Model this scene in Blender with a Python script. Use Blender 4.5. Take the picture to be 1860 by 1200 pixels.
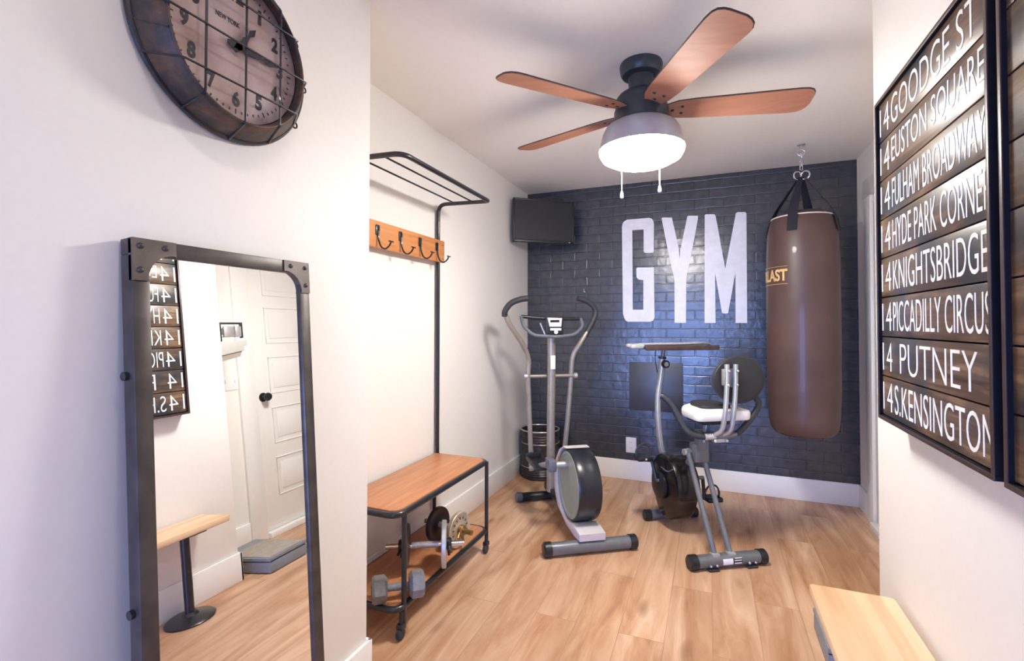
import bpy, bmesh, math, random
from mathutils import Vector, Matrix
random.seed(7)
for o in list(bpy.data.objects): bpy.data.objects.remove(o)
SC = bpy.context.scene
COL = SC.collection
PI = math.pi
def rad(a): return math.radians(a)

# ------------------------------------------------------------------ camera
cam_d = bpy.data.cameras.new('camera'); cam = bpy.data.objects.new('camera', cam_d); COL.objects.link(cam)
YAW, PITCH, ROLL, CAMH = 0.3899, 0.0189, 0.0014, 1.2731
cy_, sy_, cp_, sp_ = math.cos(YAW), math.sin(YAW), math.cos(PITCH), math.sin(PITCH)
F_ = Vector((-sy_*cp_, cy_*cp_, sp_)); R_ = Vector((cy_, sy_, 0)); U_ = R_.cross(F_)
R2 = R_*math.cos(ROLL) + U_*math.sin(ROLL); U2 = U_*math.cos(ROLL) - R_*math.sin(ROLL)
M_ = Matrix((R2, U2, -F_)).transposed().to_4x4(); M_.translation = Vector((0, 0, CAMH))
cam.matrix_world = M_
cam_d.sensor_fit = 'HORIZONTAL'; cam_d.sensor_width = 36.0
cam_d.lens = 36.0*877.774/1860.0; cam_d.shift_y = -28.4/1860.0; cam_d.clip_start = 0.02
SC.camera = cam
# ------------------------------------------------------------------ view + world
SC.view_settings.view_transform = 'Standard'; SC.view_settings.look = 'None'
SC.view_settings.gamma = 1.0; SC.view_settings.use_curve_mapping = False
SC.view_settings.exposure = 0.45
SC.cycles.diffuse_bounces = 8
W = bpy.data.worlds.new('world'); SC.world = W; W.use_nodes = True
wn = W.node_tree.nodes; bg = wn['Background']; bg.inputs[0].default_value = (0.45, 0.62, 1.0, 1); bg.inputs[1].default_value = 0.2
# ------------------------------------------------------------------ lights
LAMP_STRENGTH = 85.0      # glowing glass of the ceiling fan lamp
def area(name, loc, rot, sx, sy, power, color, shape='RECTANGLE'):
    d = bpy.data.lights.new(name, 'AREA'); d.shape = shape; d.size = sx; d.size_y = sy; d.energy = power; d.color = color
    o = bpy.data.objects.new(name, d); COL.objects.link(o); o.location = loc; o.rotation_euler = rot; return o
# blue daylight lamp behind the camera, through an added, unseen patio door
area('daylight', (-0.60, -1.56, 0.78), (rad(87), 0, 0), 1.6, 1.6, 27, (0.25, 0.41, 1.0)).data.spread = rad(85)
# two unseen fill lamps added in the ceiling of the front part
for (x, y) in ((-0.3, -0.8), (-0.3, 0.55)):
    area('fill_lamp_light', (x, y, 2.432), (0, 0, 0), 0.13, 0.13, 2.2, (1.0, 0.93, 0.85), 'DISK')

# ------------------------------------------------------------------ materials
MATS = {}
class NT:
    def __init__(s, name):
        s.m = bpy.data.materials.new(name); s.m.use_nodes = True; s.t = s.m.node_tree; s.b = s.t.nodes['Principled BSDF']
    def n(s, typ, **kw):
        nd = s.t.nodes.new(typ)
        for k, v in kw.items():
            if k.startswith('i_'):
                key = k[2:]; key = int(key) if key.isdigit() else key.replace('_', ' ')
                nd.inputs[key].default_value = v
            else: setattr(nd, k, v)
        return nd
    def l(s, a, b): s.t.links.new(a, b)
    def coords(s, scale=(1, 1, 1), rot=(0, 0, 0), world=False, swap=None):
        if world: src = s.n('ShaderNodeNewGeometry').outputs['Position']
        else: src = s.n('ShaderNodeTexCoord').outputs['Object']
        if swap:
            sp = s.n('ShaderNodeSeparateXYZ'); cb = s.n('ShaderNodeCombineXYZ'); s.l(src, sp.inputs[0])
            for i, ch in enumerate(swap): s.l(sp.outputs['XYZ'.index(ch)], cb.inputs[i])
            src = cb.outputs[0]
        mp = s.n('ShaderNodeMapping'); mp.inputs['Scale'].default_value = scale; mp.inputs['Rotation'].default_value = rot
        s.l(src, mp.inputs['Vector']); return mp.outputs['Vector']
    def ramp(s, fac, stops):
        r = s.n('ShaderNodeValToRGB'); e = r.color_ramp.elements
        while len(e) < len(stops): e.new(0.5)
        for i, (p, c) in enumerate(stops):
            e[i].position = p; e[i].color = (*c, 1)
        s.l(fac, r.inputs[0]); return r.outputs[0]
    def mix(s, fac, a, b, mode='MIX'):
        m = s.n('ShaderNodeMix', data_type='RGBA', blend_type=mode)
        for sock, v in ((m.inputs[0], fac), (m.inputs[6], a), (m.inputs[7], b)):
            if hasattr(v, 'is_linked'): s.l(v, sock)
            elif isinstance(v, (int, float)): sock.default_value = v
            else: sock.default_value = (*v, 1)
        return m.outputs[2]
    def bump(s, h, strength, dist=0.01):
        b = s.n('ShaderNodeBump'); b.inputs['Strength'].default_value = strength; b.inputs['Distance'].default_value = dist
        s.l(h, b.inputs['Height']); s.l(b.outputs[0], s.b.inputs['Normal'])
    def set(s, **kw):
        for k, v in kw.items():
            sock = s.b.inputs[k.replace('_', ' ')]
            if hasattr(v, 'is_linked'): s.l(v, sock)
            elif isinstance(v, tuple): sock.default_value = (*v, 1)
            else: sock.default_value = v
        return s
def simple(name, col, rough=0.5, metal=0.0, var=0.08, scale=30.0, bump=0.0, coat=0.0):
    t = NT(name); v = t.coords((scale,)*3)
    nz = t.n('ShaderNodeTexNoise'); nz.inputs['Scale'].default_value = 1.0; nz.inputs['Detail'].default_value = 4; t.l(v, nz.inputs['Vector'])
    lo = tuple(c*(1-var) for c in col); hi = tuple(min(1, c*(1+var)) for c in col)
    c = t.ramp(nz.outputs['Fac'], [(0.3, lo), (0.7, hi)])
    t.set(Base_Color=c, Roughness=rough, Metallic=metal)
    if coat: t.b.inputs['Coat Weight'].default_value = coat
    if bump: t.bump(nz.outputs['Fac'], bump, 0.002)
    MATS[name] = t.m; return t.m
def wood(name, lo, mid, hi, rough=0.4, axis='Y', scale=1.0, coat=0.0, strips=0.0, world=False, dark=None):
    """grain runs along axis of the object's own coordinates"""
    t = NT(name)
    sc = {'X': (1.5, 22, 22), 'Y': (22, 1.5, 22), 'Z': (22, 22, 1.5)}[axis]
    v = t.coords(tuple(a*scale for a in sc), world=world)
    nz = t.n('ShaderNodeTexNoise'); nz.inputs['Scale'].default_value = 1.0; nz.inputs['Detail'].default_value = 8; nz.inputs['Roughness'].default_value = 0.62
    nz.inputs['Distortion'].default_value = 0.6; t.l(v, nz.inputs['Vector'])
    c = t.ramp(nz.outputs['Fac'], [(0.28, lo), (0.5, mid), (0.74, hi)])
    if strips:
        v2 = t.coords((1, 1, 1), world=world)
        sp = t.n('ShaderNodeSeparateXYZ'); t.l(v2, sp.inputs[0])
        mth = t.n('ShaderNodeMath', operation='MULTIPLY'); mth.inputs[1].default_value = strips
        t.l(sp.outputs[0 if axis == 'Y' else 1], mth.inputs[0])
        fl = t.n('ShaderNodeMath', operation='FLOOR'); t.l(mth.outputs[0], fl.inputs[0])
        wn_ = t.n('ShaderNodeTexWhiteNoise', noise_dimensions='1D'); t.l(fl.outputs[0], wn_.inputs['W'])
        sh = t.ramp(wn_.outputs['Value'], [(0.0, (0.92, 0.87, 0.82)), (1.0, (1.08, 1.08, 1.08))])
        c = t.mix(1.0, c, sh, 'MULTIPLY')
    if dark:
        n2 = t.n('ShaderNodeTexNoise'); n2.inputs['Scale'].default_value = 1.0; n2.inputs['Detail'].default_value = 5
        v3 = t.coords((6, 6, 9), world=world); t.l(v3, n2.inputs['Vector'])
        f = t.ramp(n2.outputs['Fac'], [(0.42, (0, 0, 0)), (0.62, (1, 1, 1))])
        c = t.mix(f, c, dark)
    t.set(Base_Color=c, Roughness=rough)
    if coat: t.b.inputs['Coat Weight'].default_value = coat; t.b.inputs['Coat Roughness'].default_value = 0.15
    t.bump(nz.outputs['Fac'], 0.15, 0.001)
    MATS[name] = t.m; return t.m

simple('wall_paint', (0.86, 0.845, 0.82), 0.6, var=0.01, scale=60, bump=0.05)
simple('ceiling_paint', (0.88, 0.85, 0.82), 0.8, var=0.01, scale=40, bump=0.05)
simple('trim_paint', (0.90, 0.90, 0.89), 0.35, var=0.01)
simple('door_paint', (0.88, 0.875, 0.85), 0.35, var=0.01)
simple('black_metal', (0.012, 0.013, 0.018), 0.35, 0.0, var=0.2, coat=0.3)
simple('frame_metal', (0.085, 0.075, 0.07), 0.42, 0.6, var=0.25, scale=18)
simple('gusset_metal', (0.14, 0.12, 0.11), 0.42, 0.6, var=0.25, scale=18)
simple('fan_metal', (0.045, 0.055, 0.062), 0.38, 0.3, var=0.1)
simple('shade_metal', (0.42, 0.43, 0.46), 0.35, 0.3, var=0.05)
simple('grey_tube', (0.17, 0.18, 0.19), 0.32, 0.4, var=0.08)
simple('taupe_tube', (0.33, 0.30, 0.26), 0.3, 0.4, var=0.08)
simple('light_tube', (0.42, 0.42, 0.42), 0.28, 0.6, var=0.05)
simple('black_plastic', (0.014, 0.015, 0.018), 0.35, var=0.2)
simple('black_gloss', (0.010, 0.008, 0.008), 0.22, var=0.2)
simple('dark_rubber', (0.03, 0.032, 0.036), 0.5, var=0.15)
simple('tyre_black', (0.012, 0.015, 0.020), 0.3, var=0.15)
simple('grey_plastic', (0.12, 0.13, 0.15), 0.45, var=0.08)
simple('fairing_plastic', (0.62, 0.58, 0.58), 0.4, var=0.04)
simple('disc_plastic', (0.30, 0.34, 0.26), 0.4, var=0.08, scale=12)
simple('white_plastic', (0.85, 0.85, 0.86), 0.4, var=0.02)
simple('display_face', (0.70, 0.71, 0.78), 0.35, var=0.02)
simple('cream_foam', (0.78, 0.76, 0.70), 0.75, var=0.06, scale=12, bump=0.2)
simple('dark_pad', (0.020, 0.020, 0.023), 0.55, var=0.2)
simple('chrome', (0.75, 0.75, 0.76), 0.15, 1.0, var=0.03)
simple('silver', (0.55, 0.55, 0.55), 0.35, 0.6, var=0.08)
simple('cast_grey', (0.22, 0.22, 0.235), 0.5, 0.15, var=0.15, scale=50, bump=0.3)
simple('plate_dark', (0.11, 0.10, 0.10), 0.4, 0.4, var=0.2)
simple('plate_cream', (0.50, 0.45, 0.36), 0.4, 0.4, var=0.2)
simple('brass', (0.35, 0.22, 0.08), 0.35, 0.8, var=0.1)
simple('webbing', (0.012, 0.013, 0.022), 0.8, var=0.2)
simple('bin_metal', (0.060, 0.052, 0.050), 0.35, 0.5, var=0.3)
simple('sign_letter', (0.88, 0.87, 0.82), 0.5, var=0.10, scale=60)
simple('frame_brown', (0.055, 0.030, 0.025), 0.4, var=0.3, scale=25)
simple('frame_side', (0.007, 0.008, 0.014), 0.85, var=0.2); MATS['frame_side'].node_tree.nodes['Principled BSDF'].inputs['Specular IOR Level'].default_value = 0.15
simple('clock_ink', (0.035, 0.035, 0.04), 0.6, var=0.2)
simple('scale_grey', (0.23, 0.25, 0.28), 0.45, var=0.05)
simple('scale_light', (0.50, 0.50, 0.48), 0.45, var=0.05)
simple('scale_mat', (0.33, 0.29, 0.25), 0.7, var=0.1)
simple('gold_print', (0.85, 0.55, 0.22), 0.4, 0.2, var=0.05)
simple('orange_print', (0.65, 0.22, 0.07), 0.4, var=0.05)
simple('seam_white', (0.75, 0.72, 0.70), 0.5, var=0.05)
wood('rack_wood', (0.40, 0.155, 0.065), (0.50, 0.21, 0.09), (0.60, 0.28, 0.13), 0.38, 'Y', 1.8)
wood('hook_wood', (0.45, 0.17, 0.06), (0.62, 0.26, 0.095), (0.70, 0.32, 0.13), 0.45, 'Y')
wood('blade_wood', (0.33, 0.135, 0.08), (0.40, 0.18, 0.115), (0.46, 0.22, 0.145), 0.5, 'X', 0.8)
wood('pine', (0.60, 0.37, 0.20), (0.74, 0.53, 0.33), (0.82, 0.63, 0.43), 0.35, 'Y', 0.7, strips=27.0)
wood('sign_plank', (0.040, 0.024, 0.016), (0.135, 0.080, 0.050), (0.34, 0.22, 0.125), 0.33, 'Y', 2.6, world=True, dark=(0.040, 0.040, 0.044))
def mat_mirror():
    t = NT('mirror_glass'); nz = t.n('ShaderNodeTexNoise'); nz.inputs['Scale'].default_value = 3
    c = t.ramp(nz.outputs['Fac'], [(0, (0.93, 0.94, 0.93)), (1, (0.95, 0.95, 0.95))]); t.set(Base_Color=c, Metallic=1.0, Roughness=0.0); MATS['mirror_glass'] = t.m
mat_mirror()
def mat_floor():
    t = NT('oak_floor'); v = t.coords((1, 1, 1), swap='YXZ')
    br = t.n('ShaderNodeTexBrick', offset=0.37, offset_frequency=2)
    br.inputs['Scale'].default_value = 1.0; br.inputs['Brick Width'].default_value = 1.25; br.inputs['Row Height'].default_value = 0.18
    br.inputs['Mortar Size'].default_value = 0.0012; br.inputs['Mortar Smooth'].default_value = 0.2; br.inputs['Bias'].default_value = 0.0
    br.inputs['Color1'].default_value = (0.0, 0, 0, 1); br.inputs['Color2'].default_value = (1, 1, 1, 1); br.inputs['Mortar'].default_value = (0.5, 0.5, 0.5, 1)
    t.l(v, br.inputs['Vector'])
    # each plank shifts the grain a little
    add = t.n('ShaderNodeVectorMath', operation='MULTIPLY_ADD'); add.inputs[1].default_value = (3.7, 5.1, 2.3)
    t.l(br.outputs['Color'], add.inputs[0]); g = t.coords((9, 1.1, 9)); t.l(g, add.inputs[2])
    nz = t.n('ShaderNodeTexNoise'); nz.inputs['Scale'].default_value = 1.0; nz.inputs['Detail'].default_value = 9; nz.inputs['Roughness'].default_value = 0.6; nz.inputs['Distortion'].default_value = 1.2
    t.l(add.outputs[0], nz.inputs['Vector'])
    c = t.ramp(nz.outputs['Fac'], [(0.25, (0.30, 0.14, 0.07)), (0.40, (0.50, 0.28, 0.155)), (0.56, (0.62, 0.40, 0.25)), (0.75, (0.78, 0.56, 0.40))])
    tone = t.ramp(br.outputs['Color'], [(0, (0.92, 0.90, 0.88)), (1, (1.05, 1.05, 1.05))])
    c = t.mix(1.0, c, tone, 'MULTIPLY')
    bl = t.n('ShaderNodeTexNoise'); bl.inputs['Scale'].default_value = 1.0; bl.inputs['Detail'].default_value = 4; bv = t.coords((3.5, 1.2, 1)); t.l(bv, bl.inputs['Vector'])
    c = t.mix(1.0, c, t.ramp(bl.outputs['Fac'], [(0.3, (0.80, 0.72, 0.66)), (0.65, (1.08, 1.10, 1.12))]), 'MULTIPLY')
    # knots
    kv = t.coords((4.5, 1.6, 1)); vo = t.n('ShaderNodeTexVoronoi'); vo.inputs['Scale'].default_value = 1.0; vo.inputs['Randomness'].default_value = 1.0
    wob = t.n('ShaderNodeVectorMath', operation='ADD'); nz2 = t.n('ShaderNodeTexNoise'); nz2.inputs['Scale'].default_value = 7.0
    t.l(kv, wob.inputs[0]); t.l(nz2.outputs['Color'], wob.inputs[1]); t.l(wob.outputs[0], vo.inputs['Vector'])
    k = t.ramp(vo.outputs['Distance'], [(0.03, (0.85, 0.85, 0.85)), (0.15, (0, 0, 0))])
    c = t.mix(k, c, (0.20, 0.09, 0.04))
    seam = t.mix(0.55, c, (0.20, 0.11, 0.06)); c = t.mix(br.outputs['Fac'], c, seam)
    t.set(Base_Color=c, Roughness=0.30); t.bump(nz.outputs['Fac'], 0.08, 0.001); MATS['oak_floor'] = t.m
mat_floor()
def brick_nodes(t):
    v = t.coords((1, 1, 1), world=True, swap='XZY')
    wv = t.n('ShaderNodeTexNoise'); wv.inputs['Scale'].default_value = 9; wv.inputs['Detail'].default_value = 2; t.l(v, wv.inputs['Vector'])
    ws = t.n('ShaderNodeVectorMath', operation='MULTIPLY_ADD'); ws.inputs[1].default_value = (0.012, 0.012, 0.0)
    t.l(wv.outputs['Color'], ws.inputs[0]); t.l(v, ws.inputs[2])
    br = t.n('ShaderNodeTexBrick', offset=0.5); br.inputs['Scale'].default_value = 1.0; br.inputs['Brick Width'].default_value = 0.215; br.inputs['Row Height'].default_value = 0.073
    br.inputs['Mortar Size'].default_value = 0.006; br.inputs['Mortar Smooth'].default_value = 0.6
    br.inputs['Color1'].default_value = (0.2, 0.2, 0.2, 1); br.inputs['Color2'].default_value = (1, 1, 1, 1)
    t.l(ws.outputs[0], br.inputs['Vector'])
    nz = t.n('ShaderNodeTexNoise'); nz.inputs['Scale'].default_value = 17; nz.inputs['Detail'].default_value = 3; t.l(v, nz.inputs['Vector'])
    # height: bricks proud of mortar, with hand painted lumps
    inv = t.n('ShaderNodeMath', operation='MULTIPLY_ADD'); inv.inputs[1].default_value = -1.0; inv.inputs[2].default_value = 1.0; t.l(br.outputs['Fac'], inv.inputs[0])
    lum = t.n('ShaderNodeMath', operation='MULTIPLY_ADD'); lum.inputs[1].default_value = 1.3; t.l(nz.outputs['Fac'], lum.inputs[0]); t.l(inv.outputs[0], lum.inputs[2])
    tilt = t.n('ShaderNodeMath', operation='MULTIPLY_ADD'); tilt.inputs[1].default_value = 0.25
    sp = t.n('ShaderNodeSeparateColor'); t.l(br.outputs['Color'], sp.inputs[0]); t.l(sp.outputs[0], tilt.inputs[0]); t.l(lum.outputs[0], tilt.inputs[2])
    return br, nz, tilt.outputs[0]
def mat_brick():
    t = NT('black_brick'); br, nz, h = brick_nodes(t)
    c = t.ramp(nz.outputs['Fac'], [(0.3, (0.022, 0.029, 0.040)), (0.7, (0.038, 0.047, 0.062))])
    c = t.mix(br.outputs['Fac'], c, (0.020, 0.026, 0.036))
    t.set(Base_Color=c, Roughness=0.27); t.b.inputs['Specular IOR Level'].default_value = 1.0; t.bump(h, 0.30, 0.006); MATS['black_brick'] = t.m
    t = NT('white_brick_paint'); br, nz, h = brick_nodes(t)
    c = t.ramp(nz.outputs['Fac'], [(0.3, (0.80, 0.81, 0.86)), (0.7, (0.88, 0.89, 0.93))])
    t.set(Base_Color=c, Roughness=0.35); t.bump(h, 0.12, 0.003); MATS['white_brick_paint'] = t.m
mat_brick()
simple('panel_paint', (0.026, 0.033, 0.05), 0.42, var=0.1); MATS['panel_paint'].node_tree.nodes['Principled BSDF'].inputs['Specular IOR Level'].default_value = 1.0
simple('screen_black', (0.018, 0.022, 0.028), 0.35, var=0.05)
def mat_bag():
    t = NT('brown_leather'); v = t.coords((1, 1, 1)); nz = t.n('ShaderNodeTexNoise'); nz.inputs['Scale'].default_value = 60; nz.inputs['Detail'].default_value = 4; t.l(v, nz.inputs['Vector'])
    n2 = t.n('ShaderNodeTexNoise'); n2.inputs['Scale'].default_value = 3; n2.inputs['Detail'].default_value = 4; t.l(v, n2.inputs['Vector'])
    c = t.ramp(n2.outputs['Fac'], [(0.35, (0.075, 0.040, 0.033)), (0.65, (0.11, 0.062, 0.052))])
    t.set(Base_Color=c, Roughness=0.43); t.b.inputs['Coat Weight'].default_value = 0.12; t.bump(nz.outputs['Fac'], 0.2, 0.001); MATS['brown_leather'] = t.m
mat_bag()
def mat_rust():
    t = NT('rusty_metal'); v = t.coords((1, 1, 1)); nz = t.n('ShaderNodeTexNoise'); nz.inputs['Scale'].default_value = 14; nz.inputs['Detail'].default_value = 8; nz.inputs['Roughness'].default_value = 0.65; t.l(v, nz.inputs['Vector'])
    c = t.ramp(nz.outputs['Fac'], [(0.30, (0.022, 0.020, 0.020)), (0.46, (0.055, 0.045, 0.038)), (0.58, (0.12, 0.065, 0.04)), (0.72, (0.20, 0.13, 0.085))])
    t.set(Base_Color=c, Roughness=0.55, Metallic=0.2); t.bump(nz.outputs['Fac'], 0.2, 0.002); MATS['rusty_metal'] = t.m
    t = NT('dial_paper'); v = t.coords((1, 1, 1)); nz = t.n('ShaderNodeTexNoise'); nz.inputs['Scale'].default_value = 12; nz.inputs['Detail'].default_value = 8; t.l(v, nz.inputs['Vector'])
    c = t.ramp(nz.outputs['Fac'], [(0.3, (0.30, 0.205, 0.185)), (0.5, (0.42, 0.315, 0.30)), (0.7, (0.48, 0.385, 0.375))])
    t.set(Base_Color=c, Roughness=0.6); MATS['dial_paper'] = t.m
mat_rust()
def mat_emit(name, col, strength):
    m = bpy.data.materials.new(name); m.use_nodes = True; t = m.node_tree; t.nodes.remove(t.nodes['Principled BSDF'])
    e = t.nodes.new('ShaderNodeEmission'); e.inputs[0].default_value = (*col, 1); e.inputs[1].default_value = strength
    nz = t.nodes.new('ShaderNodeTexNoise'); nz.inputs['Scale'].default_value = 2.0
    mr = t.nodes.new('ShaderNodeMapRange'); mr.inputs['To Min'].default_value = strength*0.98; mr.inputs['To Max'].default_value = strength
    t.links.new(nz.outputs['Fac'], mr.inputs['Value']); t.links.new(mr.outputs[0], e.inputs[1])
    t.links.new(e.outputs[0], t.nodes['Material Output'].inputs[0]); MATS[name] = m
mat_emit('lamp_glow', (1.0, 0.95, 0.88), LAMP_STRENGTH)
mat_emit('fill_lamp_glow', (1.0, 0.94, 0.86), 8.0)  # lens glow of the added fill lamps

# ------------------------------------------------------------------ mesh builder
def rnd(pts, r, n=6, closed=False):
    """round the corners of a polyline"""
    P = [Vector(p) for p in pts]; out = []; N = len(P)
    for i, p in enumerate(P):
        if not closed and (i == 0 or i == N-1): out.append(p); continue
        a = P[i-1]; b = P[(i+1) % N]; rr = r[i] if isinstance(r, (list, tuple)) else r
        d1 = (a-p); d2 = (b-p); L = min(rr, d1.length*0.49, d2.length*0.49)
        if L < 1e-5: out.append(p); continue
        s = p + d1.normalized()*L; e = p + d2.normalized()*L
        for k in range(n+1):
            t = k/n; out.append(s*(1-t)**2 + p*2*t*(1-t) + e*t*t)
    return out
def smooth_path(pts, n=6):
    """Catmull-Rom through points"""
    P = [Vector(p) for p in pts]; P = [P[0]*2-P[1]] + P + [P[-1]*2-P[-2]]; out = []
    for i in range(1, len(P)-2):
        a, b, c, d = P[i-1], P[i], P[i+1], P[i+2]
        for k in range(n):
            t = k/n; out.append(0.5*((2*b) + (c-a)*t + (2*a-5*b+4*c-d)*t*t + (3*b-a-3*c+d)*t**3))
    out.append(P[-2]); return out
class MB:
    def __init__(s): s.bm = bmesh.new()
    def box(s, x0, x1, y0, y1, z0, z1, bev=0.0, seg=2, M=None):
        t = bmesh.new(); bmesh.ops.create_cube(t, size=1.0)
        bmesh.ops.scale(t, vec=(abs(x1-x0), abs(y1-y0), abs(z1-z0)), verts=t.verts)
        bmesh.ops.translate(t, vec=((x0+x1)/2, (y0+y1)/2, (z0+z1)/2), verts=t.verts)
        if bev: bmesh.ops.bevel(t, geom=t.edges[:], offset=bev, segments=seg, affect='EDGES', profile=0.5)
        return s._merge(t, M)
    def _merge(s, t, M=None):
        if M is not None: bmesh.ops.transform(t, matrix=M, verts=t.verts)
        me = bpy.data.meshes.new('tmp'); t.to_mesh(me); s.bm.from_mesh(me); bpy.data.meshes.remove(me); t.free(); return s
    def tube(s, pts, r, seg=12, closed=False, sq=None):
        """r: number or list of radii"""
        P = [Vector(p) for p in pts]; N = len(P)
        T = []
        for i in range(N):
            a = P[i-1] if (i > 0 or closed) else P[i]; b = P[(i+1) % N] if (i < N-1 or closed) else P[i]
            T.append((b-a).normalized())
        up = Vector((0, 0, 1)) if abs(T[0].z) < 0.9 else Vector((1, 0, 0))
        nrm = (up - T[0]*up.dot(T[0])).normalized(); rings = []
        for i in range(N):
            nrm = (nrm - T[i]*nrm.dot(T[i])).normalized(); bn = T[i].cross(nrm)
            rr = r[i] if isinstance(r, (list, tuple)) else r; ring = []
            for k in range(seg):
                a = 2*PI*k/seg
                ring.append(s.bm.verts.new(P[i] + (nrm*math.cos(a) + bn*math.sin(a)*(sq or 1.0))*rr))
            rings.append(ring)
        for i in range(N if closed else N-1):
            A, B = rings[i], rings[(i+1) % N]
            for k in range(seg):
                s.bm.faces.new((A[k], A[(k+1) % seg], B[(k+1) % seg], B[k]))
        if not closed:
            s.bm.faces.new(rings[0][::-1]); s.bm.faces.new(rings[-1])
        return s
    def cyl(s, p0, p1, r0, r1=None, seg=24): return s.tube([p0, p1], [r0, r0 if r1 is None else r1], seg)
    def lathe(s, prof, seg=40, M=None, cap=True, squash=(1, 1)):
        t = bmesh.new(); rings = []
        for (r, z) in prof:
            rings.append([t.verts.new((r*math.cos(2*PI*k/seg)*squash[0], r*math.sin(2*PI*k/seg)*squash[1], z)) for k in range(seg)])
        for A, B in zip(rings, rings[1:]):
            for k in range(seg): t.faces.new((A[k], A[(k+1) % seg], B[(k+1) % seg], B[k]))
        if cap:
            if prof[0][0] > 1e-4: t.faces.new(rings[0][::-1])
            if prof[-1][0] > 1e-4: t.faces.new(rings[-1])
        bmesh.ops.remove_doubles(t, verts=t.verts, dist=1e-6)
        bmesh.ops.recalc_face_normals(t, faces=t.faces)
        return s._merge(t, M)
    def prism(s, poly, lo, hi, plane='XY', M=None, bev=0.0):
        """extrude polygon; plane gives the axes of the polygon"""
        t = bmesh.new()
        def P(a, b, c): return {'XY': (a, b, c), 'XZ': (a, c, b), 'YZ': (c, a, b)}[plane]
        A = [t.verts.new(P(a, b, lo)) for a, b in poly]; B = [t.verts.new(P(a, b, hi)) for a, b in poly]; n = len(poly)
        f1 = t.faces.new(A); f2 = t.faces.new(B)
        for i in range(n): t.faces.new((A[i], A[(i+1) % n], B[(i+1) % n], B[i]))
        bmesh.ops.recalc_face_normals(t, faces=t.faces)
        if bev:
            ed = list(f1.edges)+list(f2.edges)
            bmesh.ops.bevel(t, geom=ed, offset=bev, segments=2, affect='EDGES', profile=0.5)
        bmesh.ops.triangulate(t, faces=[f for f in t.faces if len(f.verts) > 8])
        return s._merge(t, M)
    def ball(s, c, r, sc=(1, 1, 1), seg=16):
        t = bmesh.new(); bmesh.ops.create_uvsphere(t, u_segments=seg, v_segments=seg//2+2, radius=r)
        bmesh.ops.scale(t, vec=sc, verts=t.verts); bmesh.ops.translate(t, vec=c, verts=t.verts); return s._merge(t)
    def torus(s, c, R, r, axis='Z', seg=32, rs=8, arc=1.0, M=None, start=0.0):
        n = seg; pts = []
        for k in range(n if arc >= 1 else n+1):
            a = start + 2*PI*arc*k/n; ca, sa = math.cos(a)*R, math.sin(a)*R
            pts.append(Vector(c) + Vector({'Z': (ca, sa, 0), 'X': (0, ca, sa), 'Y': (ca, 0, sa)}[axis]))
        if M is not None: pts = [M @ p for p in pts]
        return s.tube(pts, r, rs, closed=arc >= 1)
    def build(s, name, mat, parent=None, sharp=35):
        me = bpy.data.meshes.new(name); bmesh.ops.recalc_face_normals(s.bm, faces=s.bm.faces) if False else None
        s.bm.to_mesh(me); s.bm.free()
        for p in me.polygons: p.use_smooth = True
        try: me.set_sharp_from_angle(angle=rad(sharp))
        except Exception: pass
        o = bpy.data.objects.new(name, me); COL.objects.link(o); me.materials.append(MATS[mat])
        if parent: o.parent = parent
        return o
def tag(o, label=None, cat=None, group=None, kind=None):
    for k, v in (('label', label), ('category', cat), ('group', group), ('kind', kind)):
        if v: o[k] = v
    return o
def thing(name, label, cat, loc=(0, 0, 0), rz=0.0, group=None, rot=None):
    o = bpy.data.objects.new(name, None); COL.objects.link(o); o.empty_display_size = 0.05
    o.location = loc; o.rotation_euler = rot if rot else (0, 0, rz); return tag(o, label, cat, group)
def struct(name, mb, mat, label=None): return tag(mb.build(name, mat), label, None, None, 'structure')
def text_mesh(s, w, h, weight=0.0, space=1.0):
    """flat text mesh in XY, fitted into w x h (origin lower left); h is cap height"""
    cu = bpy.data.curves.new('t', 'FONT'); cu.body = s; cu.size = 1.0; cu.offset = weight; cu.space_character = space; cu.resolution_u = 4
    o = bpy.data.objects.new('t', cu); COL.objects.link(o)
    dg = bpy.context.evaluated_depsgraph_get(); me = bpy.data.meshes.new_from_object(o.evaluated_get(dg))
    bpy.data.objects.remove(o); bpy.data.curves.remove(cu)
    bm = bmesh.new(); bm.from_mesh(me); bpy.data.meshes.remove(me)
    xs = [v.co.x for v in bm.verts]; ys = [v.co.y for v in bm.verts]; x0, x1, y0, y1 = min(xs), max(xs), min(ys), max(ys)
    for v in bm.verts: v.co.x = (v.co.x-x0)/(x1-x0)*w; v.co.y = (v.co.y-y0)/(y1-y0)*h; v.co.z = 0
    return bm
def text_obj(name, s, w, h, M, mat, parent, weight=0.0, depth=0.0008, fn=None, space=1.0):
    bm = text_mesh(s, w, h, weight, space)
    r = bmesh.ops.extrude_face_region(bm, geom=bm.faces[:]); vs = [e for e in r['geom'] if isinstance(e, bmesh.types.BMVert)]
    bmesh.ops.translate(bm, vec=(0, 0, depth), verts=vs)
    if fn:
        for v in bm.verts: v.co = fn(v.co)
    bmesh.ops.transform(bm, matrix=M, verts=bm.verts); bmesh.ops.recalc_face_normals(bm, faces=bm.faces)
    mb = MB(); mb.bm.free(); mb.bm = bm; return mb.build(name, mat, parent)
def frameM(o, x, y, z=None):
    x = Vector(x).normalized(); y = Vector(y).normalized(); z = x.cross(y) if z is None else Vector(z)
    M = Matrix((x, y, z)).transposed().to_4x4(); M.translation = Vector(o); return M

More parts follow.
